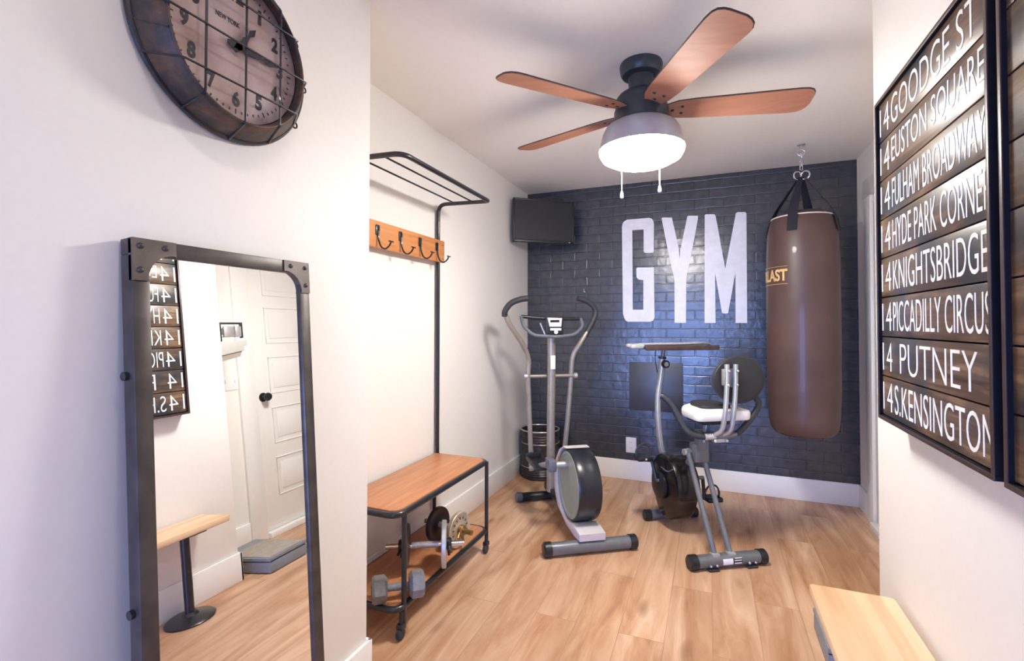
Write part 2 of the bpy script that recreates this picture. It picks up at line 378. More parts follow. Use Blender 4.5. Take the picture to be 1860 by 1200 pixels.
# ================================================================== THE ROOM
H = 2.44; XL, XR, YB = -1.52, 0.962, 4.066; XFL, YFL = -1.13, 1.404; XFR, YFR = 0.524, 2.004; Y0 = -1.4; BH = 0.158
struct('floor', MB().box(-2.2, 1.6, -2.5, 4.25, -0.1, 0), 'oak_floor', 'light oak plank floor with knots')
struct('ceiling', MB().box(-2.2, 1.6, -2.5, 4.25, H, H+0.1), 'ceiling_paint', 'plain off white ceiling')
struct('wall_left', MB().box(XL-0.15, XL, YFL-0.1, YB+0.1, 0, H), 'wall_paint', 'white wall behind the coat rack bench')
struct('wall_front_left', MB().box(XFL-0.5, XFL, Y0-0.1, YFL, 0, H, 0.004), 'wall_paint', 'white wall with clock and leaning mirror')
struct('wall_right', MB().box(XR, XR+0.15, YFR-0.1, YB+0.1, 0, H), 'wall_paint', 'white wall of the panelled door')
struct('wall_front_right', MB().box(XFR, XFR+0.8, Y0-0.1, YFR, 0, H, 0.004), 'wall_paint', 'white wall with the two framed signs')
struct('wall_back', MB().box(XL-0.1, XR+0.1, YB, YB+0.15, 0, H), 'black_brick', 'glossy black painted brick wall')
wb = MB(); wb.box(-1.3, XFR+0.3, Y0-0.12, Y0, 2.08, H)
for xa, xb2 in ((-1.3, -1.10), (XFR-0.09, XFR+0.3)): wb.box(xa, xb2, Y0-0.12, Y0, 0, 2.08)
struct('wall_rear', wb, 'wall_paint', 'white wall behind the viewer')
pd = MB()  # patio door opening out of view, added to let in the blue light
for x in (-1.1, -0.36, 0.384): pd.box(x, x+0.05, Y0-0.09, Y0-0.03, 0.0, 2.08)
pd.box(-1.1, 0.434, Y0-0.09, Y0-0.03, 0.0, 0.06); pd.box(-1.1, 0.434, Y0-0.09, Y0-0.03, 2.02, 2.08)
struct('added_patio_door', pd, 'trim_paint', 'added white framed patio door opening, unseen')
def baseb(name, x0, x1, y0, y1, bev=0.003): return struct(name, MB().box(x0, x1, y0, y1, 0, BH, bev), 'trim_paint', 'white baseboard')
T = 0.014
baseb('baseboard_left', XL, XL+T, YFL, YB); baseb('baseboard_back', XL, XR, YB-T, YB)
baseb('baseboard_right', XR-T, XR, 3.835, YB); baseb('baseboard_front_left', XFL, XFL+T, Y0, YFL+T)
baseb('baseboard_front_left_return', XL, XFL+T, YFL, YFL+T)
baseb('baseboard_front_right', XFR-T, XFR, Y0, YFR+T); baseb('baseboard_front_right_return', XFR-T, XR, YFR, YFR+T)
baseb('baseboard_alcove', XR-T, XR, YFR, 2.43)

# panelled door in the right wall (seen in the mirror)
def build_door():
    y0, y1, z0, z1 = 2.565, 3.695, 0.045, 2.06
    d = MB().box(XR-0.006, XR, y0, y1, z0, z1, 0.002)
    o = d.build('door_1', 'door_paint'); tag(o, 'white five panel door', None, None, 'structure')
    zs = [(0.27, 0.54), (0.65, 0.91), (1.02, 1.29), (1.40, 1.67), (1.77, 1.97)]
    for a, b in zs:
        m = MB(); ya, yb = y0+0.125, y1-0.125
        lp = [(XR-0.006, ya, a), (XR-0.006, yb, a), (XR-0.006, yb, b), (XR-0.006, ya, b)]
        m.tube(lp, 0.006, 6, closed=True); m.box(XR-0.010, XR-0.004, ya+0.035, yb-0.035, a+0.035, b-0.035, 0.004)
        m.build('door_panel', 'door_paint', o)
    k = MB(); k.lathe([(0.0, -0.002), (0.033, -0.002), (0.033, 0.006), (0.012, 0.010), (0.012, 0.035), (0.028, 0.042), (0.031, 0.055), (0.024, 0.068), (0.0, 0.072)], 24, frameM((XR-0.006, y0+0.055, 1.0), (0, 1, 0), (0, 0, 1), (-1, 0, 0)))
    k.build('door_knob', 'black_metal', o)
    c = MB(); c.box(XR-0.022, XR, 2.43, 2.56, 0, 2.10, 0.004); c.box(XR-0.022, XR, 3.70, 3.83, 0, 2.10, 0.004); c.box(XR-0.024, XR, 2.41, 3.85, 2.10, 2.22, 0.004)
    struct('trim_door', c, 'trim_paint', 'white door casing')
    s = MB(); s.box(XR-0.05, XR, 2.56, 3.67, 0, 0.04, 0.004); struct('trim_threshold', s, 'trim_paint', 'white door threshold')
build_door()

# flat access panel and outlet on the brick wall
o = MB().box(-0.623, -0.204, YB-0.008, YB, 0.57, 0.962, 0.002).build('access_panel', 'panel_paint'); tag(o, 'flat smooth access panel painted over on black brick wall below the GYM lettering', 'panel')
def outlet(name, label, M, gang=1):
    t = thing(name, label, 'outlet' if gang == 1 else 'switch'); w = 0.042*gang
    MB().box(-w, w, -0.063, 0.063, 0, 0.006, 0.003, M=M).build('cover_plate', 'white_plastic', t)
    for g in range(gang):
        cx = (g-(gang-1)/2)*0.046*1.6
        m = MB()
        if gang == 1:
            for s_ in (-1, 1): m.lathe([(0.0, 0.005), (0.016, 0.005), (0.016, 0.0085), (0.0, 0.0085)], 20, M @ Matrix.Translation((0, s_*0.022, 0)))
            m.build('socket', 'white_plastic', t)
            for s_ in (-1, 1):
                for dx in (-0.006, 0.006): MB().box(dx-0.001, dx+0.001, s_*0.022-0.004, s_*0.022+0.004, 0.008, 0.009, M=M).build('slot', 'dark_rubber', t)
        else:
            m.box(cx-0.006, cx+0.006, -0.012, 0.012, 0.004, 0.016, 0.002, M=M); m.build('toggle', 'white_plastic', t)
    return t
outlet('wall_outlet', 'white wall outlet low on the black brick wall above the baseboard', frameM((-0.610, YB, 0.281), (1, 0, 0), (0, 0, 1), (0, -1, 0)))
outlet('light_switch', 'white double light switch plate on wall beside the panelled door', frameM((XR, 2.37, 1.145), (0, -1, 0), (0, 0, 1), (-1, 0, 0)), 2)

# GYM lettering painted on the bricks
LET = {
'letter_g': [(-0.679, 2.078), (-0.676, 2.104), (-0.665, 2.125), (-0.638, 2.141), (-0.459, 2.141), (-0.439, 2.133), (-0.428, 2.117), (-0.422, 2.089), (-0.425, 1.861), (-0.436, 1.855), (-0.496, 1.857), (-0.504, 1.868), (-0.503, 2.05), (-0.595, 2.05), (-0.593, 1.393), (-0.508, 1.392), (-0.507, 1.634), (-0.541, 1.639), (-0.556, 1.65), (-0.562, 1.664), (-0.564, 1.730), (-0.553, 1.739), (-0.424, 1.734), (-0.42, 1.334), (-0.424, 1.315), (-0.434, 1.301), (-0.454, 1.293), (-0.632, 1.293), (-0.65, 1.302), (-0.663, 1.326), (-0.673, 1.361)],
'letter_y': [(-0.362, 2.131), (-0.352, 2.135), (-0.283, 2.129), (-0.232, 1.88), (-0.226, 1.795), (-0.22, 1.862), (-0.166, 2.129), (-0.156, 2.133), (-0.088, 2.127), (-0.088, 2.104), (-0.13, 1.865), (-0.17, 1.675), (-0.176, 1.625), (-0.181, 1.284), (-0.266, 1.284), (-0.266, 1.62), (-0.275, 1.679), (-0.309, 1.833)],
'letter_m': [(-0.038, 2.129), (-0.028, 2.134), (0.033, 2.129), (0.042, 2.11), (0.107, 1.701), (0.184, 2.124), (0.197, 2.131), (0.248, 2.127), (0.257, 2.115), (0.256, 1.283), (0.176, 1.283), (0.178, 1.67), (0.125, 1.361), (0.118, 1.356), (0.092, 1.356), (0.081, 1.364), (0.034, 1.675), (0.035, 1.283), (-0.044, 1.283)]}
g = thing('painted_lettering', 'tall white GYM lettering painted on the black brick wall', 'lettering', (-0.2, YB-0.001, 1.28))
for k, poly in LET.items():
    o = MB().prism([(x+0.2, z-1.28) for x, z in poly], -0.003, 0.0, 'XZ').build(k, 'white_brick_paint', g)

# ================================================================== CLOCK
def build_clock():
    t = thing('wall_clock', 'large round rusty metal wall clock behind a wire cage, top cut off', 'clock', (XFL, 0.83, 1.96))
    # local: x out of wall, y, z. rings: back centre (0, .008, .006) r .25 ; front centre (.08, -.006, -.025) r .178
    def ring(x, cy, cz, r, n=64): return [Vector((x, cy+r*math.cos(2*PI*k/n), cz+r*math.sin(2*PI*k/n))) for k in range(n)]
    B = (0.016, 0.014); Fc = (-0.006, -0.022)
    def at(f): return (B[0]+(Fc[0]-B[0])*f, B[1]+(Fc[1]-B[1])*f)
    m = MB(); prof = [(0.006, 0.0, 0.232), (0.020, 0.12, 0.229), (0.085, 1.0, 0.186), (0.092, 1.0, 0.180), (0.090, 1.0, 0.175), (0.060, 0.7, 0.178)]
    rr = [[m.bm.verts.new(p) for p in ring(x, *at(f), r)] for x, f, r in prof]
    for A, Bq in zip(rr, rr[1:]):
        for k in range(64): m.bm.faces.new((A[k], Bq[k], Bq[(k+1) % 64], A[(k+1) % 64]))
    m.bm.faces.new(rr[0])
    m.build('drum', 'rusty_metal', t)
    MB().tube(ring(0.010, *at(0.05), 0.232), 0.0075, 8, closed=True).build('back_rim', 'black_metal', t)
    MB().tube(ring(0.092, *at(1.0), 0.179), 0.003, 8, closed=True).build('front_rim', 'rusty_metal', t)
    # seam straps running down the drum
    for a in (195, 30, 75, 120):
        c, s_ = math.cos(rad(a)), math.sin(rad(a)); b0, b1 = at(0.1), at(1.0)
        MB().tube([(0.018, b0[0]+0.230*c, b0[1]+0.230*s_), (0.091, b1[0]+0.183*c, b1[1]+0.183*s_)], 0.0022, 6).build('strap', 'rusty_metal', t)
    d = at(0.6); DX = 0.055
    dm = MB(); dm.prism([(d[0]+0.178*math.cos(2*PI*k/64), d[1]+0.178*math.sin(2*PI*k/64)) for k in range(64)], DX-0.004, DX, 'YZ')
    dial = dm.build('dial', 'dial_paper', t)
    dc = (0.0, -0.008)
    for n in range(1, 13):
        a = rad(90-30*n); cy, cz = dc[0]+0.128*math.cos(a), dc[1]+0.128*math.sin(a); w = 0.009 if n == 1 else 0.019 if n < 10 else 0.034
        text_obj('numeral', str(n), w, 0.038, frameM((DX+0.0005, cy-w/2, cz-0.019), (0, 1, 0), (0, 0, 1), (1, 0, 0)), 'clock_ink', dial, 0.04)
    tk = MB()
    for k in range(60):
        a = 2*PI*k/60; L = 0.012 if k % 5 == 0 else 0.006
        tk.box(0, 0.0008, -0.0015, 0.0015, 0.158-L/2, 0.158+L/2, M=Matrix.Translation((DX, *dc)) @ Matrix.Rotation(a, 4, 'X'))
    tk.build('minute_track', 'clock_ink', dial)
    text_obj('lettering', 'NEW YORK', 0.062, 0.012, frameM((DX+0.0005, dc[0]-0.055, dc[1]+0.050), (0, 1, 0), (0, 0, 1), (1, 0, 0)), 'clock_ink', dial)
    # hands
    def hand(name, ang, L, w, tail):
        M = Matrix.Translation((DX+0.008, *dc)) @ Matrix.Rotation(rad(ang), 4, 'X')   # hand along +z rotated
        m = MB(); m.prism([(-w*0.5, -tail), (w*0.5, -tail), (w*0.9, -tail*0.4), (w*0.35, 0), (w*0.9, L*0.35), (w*0.3, L*0.6), (w*0.9, L*0.78), (0, L), (-w*0.9, L*0.78), (-w*0.3, L*0.6), (-w*0.9, L*0.35), (-w*0.35, 0), (-w*0.9, -tail*0.4)], 0, 0.0015, 'YZ', M)
        m.lathe([(0, 0), (0.009, 0), (0.009, 0.004), (0, 0.004)], 16, Matrix.Translation((DX+0.007, *dc)) @ Matrix.Rotation(rad(90), 4, 'Y'))
        m.build(name, 'black_metal', t)
    hand('hour_hand', -35, 0.082, 0.009, 0.02); hand('minute_hand', -88, 0.115, 0.010, 0.03)
    # wire cage
    FX = 0.097; fc = at(1.0); bc = at(0.1)
    for off in (-0.1, 0.0, 0.1):
        hz = math.sqrt(0.182**2-off**2); hb = math.sqrt(0.236**2-(off*1.18)**2)
        p = [(0.012, bc[0]+off*1.18, bc[1]-hb), (FX, fc[0]+off, fc[1]-hz), (FX, fc[0]+off, fc[1]+hz), (0.012, bc[0]+off*1.18, bc[1]+hb)]
        MB().tube(rnd(p, 0.008, 3), 0.0026, 6).build('cage_wire', 'black_metal', t)
        p = [(0.012, bc[0]-hb, bc[1]+off*1.18), (FX+0.004, fc[0]-hz, fc[1]+off), (FX+0.004, fc[0]+hz, fc[1]+off), (0.012, bc[0]+hb, bc[1]+off*1.18)]
        m = MB(); m.tube(rnd(p, 0.008, 3), 0.0026, 6)
        m.torus((0.010, bc[0]+hb+0.006, bc[1]+off*1.18), 0.008, 0.0024, 'X', 14, 6)
        m.build('cage_wire', 'black_metal', t)
build_clock()

# ================================================================== MIRROR
def build_mirror():
    A = math.atan(0.0675)
    t = thing('leaning_mirror', 'tall riveted dark metal framed mirror leaning on white wall below the clock', 'mirror', (-0.9995, 0.845, 0.0), rot=(0, -A, 0))
    W2, HT = 0.2335, 1.452; fw = 0.034; x0, x1 = -0.028, 0.008
    MB().box(-0.006, 0.0, -W2+fw*0.6, W2-fw*0.6, fw*0.6, HT-fw*0.6).build('mirror_glass', 'mirror_glass', t)
    MB().box(-0.012, -0.0065, -W2+0.01, W2-0.01, 0.01, HT-0.01).build('backing_board', 'dark_rubber', t)
    for nm, b in (('frame_rail', (-W2, W2, HT-fw, HT)), ('frame_rail', (-W2, W2, 0, fw)), ('frame_stile', (-W2, -W2+fw, fw, HT-fw)), ('frame_stile', (W2-fw, W2, fw, HT-fw))):
        MB().box(x0, x1, *b, 0.002).build(nm, 'frame_metal', t)
    for sy in (-1, 1):
        for top in (0, 1):
            s_ = 0.088; c = 0.030; pts = [(0, 0), (s_, 0), (s_, c+0.002)]
            n = 8
            # concave quarter between (s_, fw) and (fw, s_)
            R = s_-c-0.004; cx = cz = c+R
            for k in range(n+1):
                a = rad(-90-90*k/n); pts.append((cx+R*math.cos(a), cz+R*math.sin(a)))
            pts += [(c+0.002, s_), (0, s_)]
            P = []
            for a, b in pts:
                y = sy*(W2-a); z = (HT-b) if top else b; P.append((y, z))
            g = MB().prism(P, -0.002, x1+0.003, 'YZ').build('corner_plate', 'gusset_metal', t)
            for a, b in ((0.016, 0.016), (0.066, 0.015), (0.015, 0.066)):
                MB().ball((x1+0.003, sy*(W2-a), (HT-b) if top else b), 0.0065, (0.7, 1, 1), 12).build('rivet', 'frame_metal', g)
    for sy in (-1, 1):
        for z in (1.17, 0.70):
            MB().cyl((-0.016, sy*W2, z), (-0.016, sy*(W2+0.008), z), 0.009, seg=14).build('side_knob', 'black_metal', t)
build_mirror()

# ================================================================== FRAMED SIGNS
ROWS = ['GOODGE ST', 'EUSTON SQUARE', 'FULHAM BROADWAY', 'HYDE PARK CORNER', 'KNIGHTSBRIDGE', 'PICCADILLY CIRCUS', 'PUTNEY', 'S.KENSINGTON']
def build_sign(ya, yb, rows, label, end_fracs, off=0.0):
    """ya: near edge, yb: far edge"""
    XS = 0.4585; z0, z1 = 0.998, 1.930; fw = 0.010
    t = thing('framed_sign', label, 'sign', (XFR, (ya+yb)/2, z0), group=None)
    ox, oy, oz = t.location
    def B(m, *b, bev=0.0015): m.box(b[0]-ox, b[1]-ox, b[2]-oy, b[3]-oy, b[4]-oz, b[5]-oz, bev)
    for nm, b in (('frame_rail', (XS+0.002, XFR-0.001, ya, yb, z0, z0+fw)), ('frame_rail', (XS+0.002, XFR-0.001, ya, yb, z1-fw, z1)), ('frame_stile', (XS+0.002, XFR-0.001, ya, ya+fw, z0+fw, z1-fw)), ('frame_stile', (XS+0.002, XFR-0.001, yb-fw, yb, z0+fw, z1-fw))):
        m = MB(); B(m, *b); fr = m.build(nm, 'frame_side', t)
        m = MB(); B(m, XS, XS+0.0025, b[2], b[3], b[4], b[5], bev=0.0005); m.build('face_strip', 'frame_brown', fr)
    n = 8; ph = (z1-z0-2*fw)/n; PX = 0.468
    for i, txt in enumerate(rows):
        zt = z1-fw-i*ph; m = MB(); B(m, PX, PX+0.012, ya+fw, yb-fw, zt-ph+0.0036, zt, bev=0.001)
        p = m.build('plank', 'sign_plank', t)
        hh = ph*0.70; zb = zt-ph+ph*0.17
        Mf = lambda y: frameM((PX-0.0003-ox, y-oy, zb-oz), (0, -1, 0), (0, 0, 1), (-1, 0, 0))
        text_obj('painted_number', '14', 0.078, hh, Mf(yb-fw-0.010-off), 'sign_letter', p, -0.012)
        if txt:
            f0, f1 = end_fracs[i]; L = yb-ya-2*fw; w = (f1-f0)*L
            text_obj('painted_words', txt, w, hh, Mf(yb-fw-f0*L-off), 'sign_letter', p, -0.014 if i in (6,) else -0.008)
    m = MB(); B(m, PX+0.013, PX+0.02, ya+fw, yb-fw, z0+fw, z1-fw); m.build('back_panel', 'frame_side', t)
    return t
build_sign(1.112, 1.747, ROWS, 'framed dark plank sign listing bus stops from GOODGE ST to S.KENSINGTON', [(0.17, 0.93), (0.17, 0.97), (0.17, 0.97), (0.17, 1.0), (0.17, 0.975), (0.165, 0.985), (0.24, 0.90), (0.17, 1.0)])
build_sign(0.445, 1.080, ['']*8, 'second framed plank sign at right edge of photo, mostly cut off', None, 0.052)

# ================================================================== CEILING FAN
def build_fan():
    ax, ay = -0.283, 2.21
    t = thing('ceiling_fan', 'black ceiling fan with reddish wooden blades and a glowing lamp', 'ceiling fan', (ax, ay, H))
    c = MB(); c.lathe([(0.0, 0.0), (0.092, 0.0), (0.094, -0.010), (0.090, -0.040), (0.082, -0.052), (0.058, -0.060), (0.0, -0.060)], 48); c.build('canopy', 'fan_metal', t)
    c = MB(); c.lathe([(0.0, -0.055), (0.056, -0.058), (0.054, -0.115), (0.060, -0.135), (0.0, -0.135)], 40); c.build('neck', 'fan_metal', t)
    c = MB(); c.lathe([(0.0, -0.125), (0.060, -0.128), (0.098, -0.142), (0.111, -0.160), (0.114, -0.205), (0.119, -0.215), (0.121, -0.262), (0.112, -0.275), (0.0, -0.275)], 48); c.build('motor_housing', 'fan_metal', t)
    c = MB(); c.lathe([(0.105, -0.266), (0.126, -0.270), (0.155, -0.288), (0.171, -0.318), (0.180, -0.360), (0.187, -0.388), (0.180, -0.388), (0.175, -0.372), (0.166, -0.336), (0.146, -0.308), (0.105, -0.285)], 56, cap=False)
    sh = c.build('lamp_shade', 'shade_metal', t)
    c = MB(); c.lathe([(0.0, -0.368), (0.170, -0.368), (0.182, -0.380), (0.184, -0.402), (0.172, -0.424), (0.135, -0.444), (0.08, -0.455), (0.0, -0.459)], 56); c.build('lamp_glass', 'lamp_glow', t)
    # blades
    for th in (-58.0, 12.5, 86.0, 160.0, -130.5):
        Mx = Matrix.Rotation(rad(th), 4, 'Z') @ Matrix.Translation((0, 0, -0.215)) @ Matrix.Rotation(rad(-13), 4, 'X')
        # outline in blade plane x = radial, y = across
        r0, r1 = 0.105, 0.70
        pts = [(r0, -0.035), (r0+0.05, -0.055), (r0+0.12, -0.062), (r1-0.07, -0.077), (r1-0.035, -0.074), (r1-0.016, -0.066), (r1-0.005, -0.050), (r1-0.001, -0.030), (r1, 0.025), (r1-0.006, 0.045), (r1-0.018, 0.062), (r1-0.038, 0.072), (r1-0.07, 0.075), (r0+0.12, 0.062), (r0+0.05, 0.055), (r0, 0.035)]
        m = MB(); m.prism(pts, -0.003, 0.0, 'XY', Mx); bl = m.build('blade', 'blade_wood', t)
        big = [(x+(0.003 if x > 0.4 else 0), y*1.035) for x, y in pts]
        m = MB(); m.prism(big, 0.0002, 0.004, 'XY', Mx); m.build('blade_top', 'fan_metal', bl)
        m = MB()
        for sx, sy in ((0.135, 0.0), (0.175, -0.022), (0.175, 0.022)): m.lathe([(0, -0.006), (0.0055, -0.006), (0.0075, -0.0028), (0, -0.0028)], 12, Mx @ Matrix.Translation((sx, sy, 0)))
        m.build('blade_screws', 'black_metal', bl)
        m = MB(); m.box(0.08, 0.20, -0.024, 0.024, 0.004, 0.009, 0.002, M=Mx); m.build('blade_bracket', 'fan_metal', bl)
    # pull chains
    for px, pz in ((-0.088, -0.572), (0.082, -0.545)):
        x, y = px*cy_, px*sy_
        m = MB(); m.tube([(x, y, -0.40), (x, y, pz)], 0.0024, 6)
        z = -0.42
        while z > pz: m.ball((x, y, z), 0.0033, seg=6); z -= 0.009
        ch = m.build('pull_chain', 'silver', t)
        m = MB(); m.lathe([(0.0, 0.0), (0.0045, -0.003), (0.0075, -0.018), (0.007, -0.03), (0.0, -0.034)], 14, Matrix.Translation((x, y, pz))); m.build('chain_pull', 'white_plastic', ch)
build_fan()
# bodies of the two added fill lamps, out of view in the ceiling
for i, (x, y) in enumerate(((-0.3, -0.8), (-0.3, 0.55))):
    t = thing('fill_lamp', 'added round fill lamp in ceiling of front part of the room' + (' near the added patio door' if i == 0 else ' beside the clock'), 'ceiling lamp', (x, y, H))
    MB().lathe([(0.066, 0.0), (0.085, 0.0), (0.084, -0.006), (0.068, -0.006)], 32, cap=False).build('trim_ring', 'white_plastic', t)
    MB().lathe([(0.0, -0.002), (0.067, -0.002), (0.067, -0.004), (0.0, -0.004)], 32).build('lens', 'fill_lamp_glow', t)

# ================================================================== HALL RACK BENCH
def build_rack():
    xb, xf, ya, yb = -1.50, -1.165, 1.63, 2.475; zs, zl = 0.505, 0.125
    t = thing('hall_rack_bench', 'black pipe hall rack with wooden seat, hook board and top shelf against the left wall', 'coat rack', ((xb+xf)/2, (ya+yb)/2, 0))
    ox, oy, oz = t.location
    L = lambda x, y, z: (x-ox, y-oy, z)
    def loop(z, r): return rnd([L(xb, ya, z), L(xf, ya, z), L(xf, yb, z), L(xb, yb, z)], [0.01, 0.055, 0.055, 0.01], 8, closed=True)
    def slab(z0, z1, ins):
        pl = rnd([L(xb+ins*0.2, ya+ins, 0), L(xf-ins, ya+ins, 0), L(xf-ins, yb-ins, 0), L(xb+ins*0.2, yb-ins, 0)], [0.01, 0.05, 0.05, 0.01], 8, closed=True)
        return MB().prism([(p.x, p.y) for p in pl], z0, z1, 'XY', bev=0.002)
    slab(zs-0.002, zs+0.012, 0.008).build('seat', 'rack_wood', t); MB().tube(loop(zs-0.004, 0.013), 0.0135, 12, closed=True).build('seat_rim', 'black_metal', t)
    slab(zl-0.002, zl+0.012, 0.008).build('lower_shelf', 'rack_wood', t); MB().tube(loop(zl-0.002, 0.013), 0.013, 12, closed=True).build('shelf_rim', 'black_metal', t)
    for y in (ya+0.045, yb-0.015):
        MB().tube([L(xf+0.002, y, 0.055), L(xf+0.002, y, zs)], 0.0105, 12).build('front_leg', 'black_metal', t)
        MB().tube([L(xb, y, 0.055), L(xb, y, zs)], 0.0105, 12).build('rear_leg', 'black_metal', t)
    # uprights bend forward into the shelf
    zt = 1.985; xs = -1.165; loopy = [L(xb, yb+0.015, zs), L(xb, yb+0.015, zt), L(xs, yb+0.015, zt-0.012), L(xs, ya+0.02, zt-0.012), L(xb, ya+0.02, zt), L(xb, ya+0.02, zs)]
    MB().tube(rnd(loopy, [0, 0.055, 0.030, 0.055, 0.055, 0], 8), 0.0115, 12).build('upright_frame', 'black_metal', t)
    for x in (-1.265, -1.375): MB().tube([L(x, ya+0.02, zt-0.009), L(x, yb+0.015, zt-0.009)], 0.0045, 8).build('shelf_rod', 'black_metal', t)
    b = MB().box(xb+0.012-ox, xb+0.032-ox, ya-0.01-oy, yb+0.035-oy, 1.637, 1.765, 0.002).build('hook_board', 'hook_wood', t)
    for y in (1.70, 1.88, 2.065, 2.245, 2.42):
        X = xb+0.033
        m = MB(); m.box(X-ox-0.001, X-ox+0.005, y-0.014-oy, y+0.014-oy, 1.695, 1.745, 0.004)
        for dz in (1.703, 1.737): m.ball((X-ox+0.006, y-oy, dz), 0.003, seg=8)
        p = smooth_path([L(X+0.006, y, 1.715), L(X+0.008, y, 1.675), L(X+0.022, y, 1.640), L(X+0.045, y, 1.628), L(X+0.068, y, 1.640), L(X+0.080, y, 1.660)], 5)
        m.tube(p, 0.0042, 8); m.tube([L(X+0.080, y-0.016, 1.660), L(X+0.080, y+0.016, 1.660)], 0.0035, 8)
        m.build('coat_hook', 'black_metal', b)
    m = MB(); m.box(xb+0.033-ox, xb+0.034-ox, yb+0.01-oy, yb+0.016-oy, 1.655, 1.661); m.box(xb+0.033-ox, xb+0.034-ox, yb+0.01-oy, yb+0.016-oy, 1.735, 1.741); m.build('board_screws', 'black_metal', b)
    for x in (xf, xb+0.01):
        for y in (ya+0.03, yb-0.015):
            c = MB(); c.cyl(L(x, y, 0.055), L(x, y, 0.112), 0.008, seg=12); c.box(x-ox-0.014, x-ox+0.014, y-oy-0.016, y-oy+0.016, 0.040, 0.062, 0.003)
            cc = c.build('caster', 'black_metal', t)
            w = MB(); w.lathe([(0, -0.010), (0.020, -0.010), (0.0235, -0.006), (0.0235, 0.006), (0.020, 0.010), (0, 0.010)], 24, Matrix.Translation(L(x, y-0.006, 0.0237)) @ Matrix.Rotation(rad(90), 4, 'Y')); w.build('caster_wheel', 'dark_rubber', cc)
build_rack()

# dumbbells on the lower shelf (shelf top z = .137)
SH = 0.1375
def hex_head(m, M, r, L):
    m.lathe([(0, -L/2), (r*0.72, -L/2), (r, -L/2+0.012), (r, L/2-0.010), (r*0.85, L/2), (0, L/2)], 6, M)
def build_hex_dumbbell(c, ang, name, label, r=0.054, gap=0.150):
    """axis along local x"""
    t = thing(name, label, 'dumbbell', (c[0], c[1], SH), rad(ang)); hz = r*math.cos(rad(30))
    for s_ in (-1, 1):
        m = MB(); M = Matrix.Translation((s_*gap/2, 0, hz)) @ Matrix.Rotation(rad(90), 4, 'Y') @ Matrix.Rotation(rad(0), 4, 'Z')
        if s_ < 0: M = M @ Matrix.Rotation(rad(180), 4, 'Y')
        # lathe of 6: vertices at angle 0 -> rotate 30 so that a flat lies down
        M = Matrix.Translation((s_*gap/2, 0, hz)) @ Matrix.Rotation(rad(90*s_), 4, 'Y') @ Matrix.Rotation(rad(30), 4, 'Z')
        hex_head(m, M, r, 0.062); h = m.build('head', 'cast_grey', t, sharp=20)
        m = MB(); m.torus((0, 0, 0.0315), 0.019, 0.002, 'Z', 24, 6, M=M); m.build('ring_mark', 'plate_dark', h)
    m = MB(); m.lathe([(0.013, -gap/2+0.02), (0.014, -0.03), (0.0165, 0), (0.014, 0.03), (0.013, gap/2-0.02)], 20, Matrix.Translation((0, 0, hz)) @ Matrix.Rotation(rad(90), 4, 'Y')); m.build('handle', 'cast_grey', t)
build_hex_dumbbell((-1.205, 1.695), 40, 'hex_dumbbell', 'grey cast hexagonal dumbbell at the near end of rack lower shelf')
def plate(m, x, r, w, R0, z, holes=False):
    M = Matrix.Translation((x, 0, z)) @ Matrix.Rotation(rad(90), 4, 'Y')
    m.lathe([(0.012, -w/2), (r*0.35, -w/2), (r*0.4, -w/2+0.003), (r*0.78, -w/2+0.003), (r*0.84, -w/2), (r*0.97, -w/2), (r, -w/2+0.003), (r, w/2-0.003), (r*0.97, w/2), (r*0.84, w/2), (r*0.78, w/2-0.003), (r*0.4, w/2-0.003), (r*0.35, w/2), (0.012, w/2)], 48, M, cap=False)
def build_bar_dumbbell(c, ang, label, r1, r2, mats, bar='chrome', L=0.36, half=0.075, collar='black_plastic', dots=False):
    t = thing('plate_dumbbell', label, 'dumbbell', (c[0], c[1], SH), rad(ang)); z = max(r1, r2)
    tilt = 0.0
    MB().cyl((-L/2, 0, z), (L/2, 0, z), 0.0125, seg=20).build('bar', bar, t)
    m = MB()
    for k in range(14): m.torus((-0.055+k*0.0085, 0, z), 0.0128, 0.0022, 'X', 16, 5)
    m.cyl((-0.062, 0, z), (0.062, 0, z), 0.0138, seg=20); m.build('grip', 'silver', t)
    for s_, r, mt in ((-1, r1, mats[0]), (1, r2, mats[1])):
        m = MB(); plate(m, s_*(half+0.012), r, 0.022, 0, z); p = m.build('weight_plate', mt, t)
        if dots:
            q = MB()
            for k in range(14):
                a = 2*PI*k/14; q.box(s_*(half+0.021), s_*(half+0.0245), -0.003, 0.003, 0.052, 0.064, 0.0008, M=Matrix.Translation((0, 0, z)) @ Matrix.Rotation(a, 4, 'X'))
            q.build('raised_digits', 'plate_dark', p)
        xx = s_*(half+0.035); m = MB(); m.lathe([(0.0128, -0.012), (0.026, -0.012), (0.028, -0.006), (0.028, 0.006), (0.022, 0.012), (0.0128, 0.012)], 20, Matrix.Translation((xx, 0, z)) @ Matrix.Rotation(rad(90), 4, 'Y'), cap=False)
        m.cyl((xx, 0, z-0.02), (xx, 0.012, z-0.058), 0.0065, seg=10); m.cyl((xx, -0.02, z), (xx+0.01*s_, -0.05, z-0.02), 0.0055, seg=10)
        m.build('collar', collar, t)
    return t
build_bar_dumbbell((-1.24, 1.955), 29, 'chrome bar dumbbell with one silver and one dark plate in middle of rack lower shelf', 0.097, 0.104, ('plate_dark', 'silver'))
build_bar_dumbbell((-1.262, 2.205), -8, 'short dumbbell with black plate and cream plate at far end of rack lower shelf', 0.088, 0.088, ('black_plastic', 'plate_cream'), 'brass', 0.30, 0.055, 'brass', True)

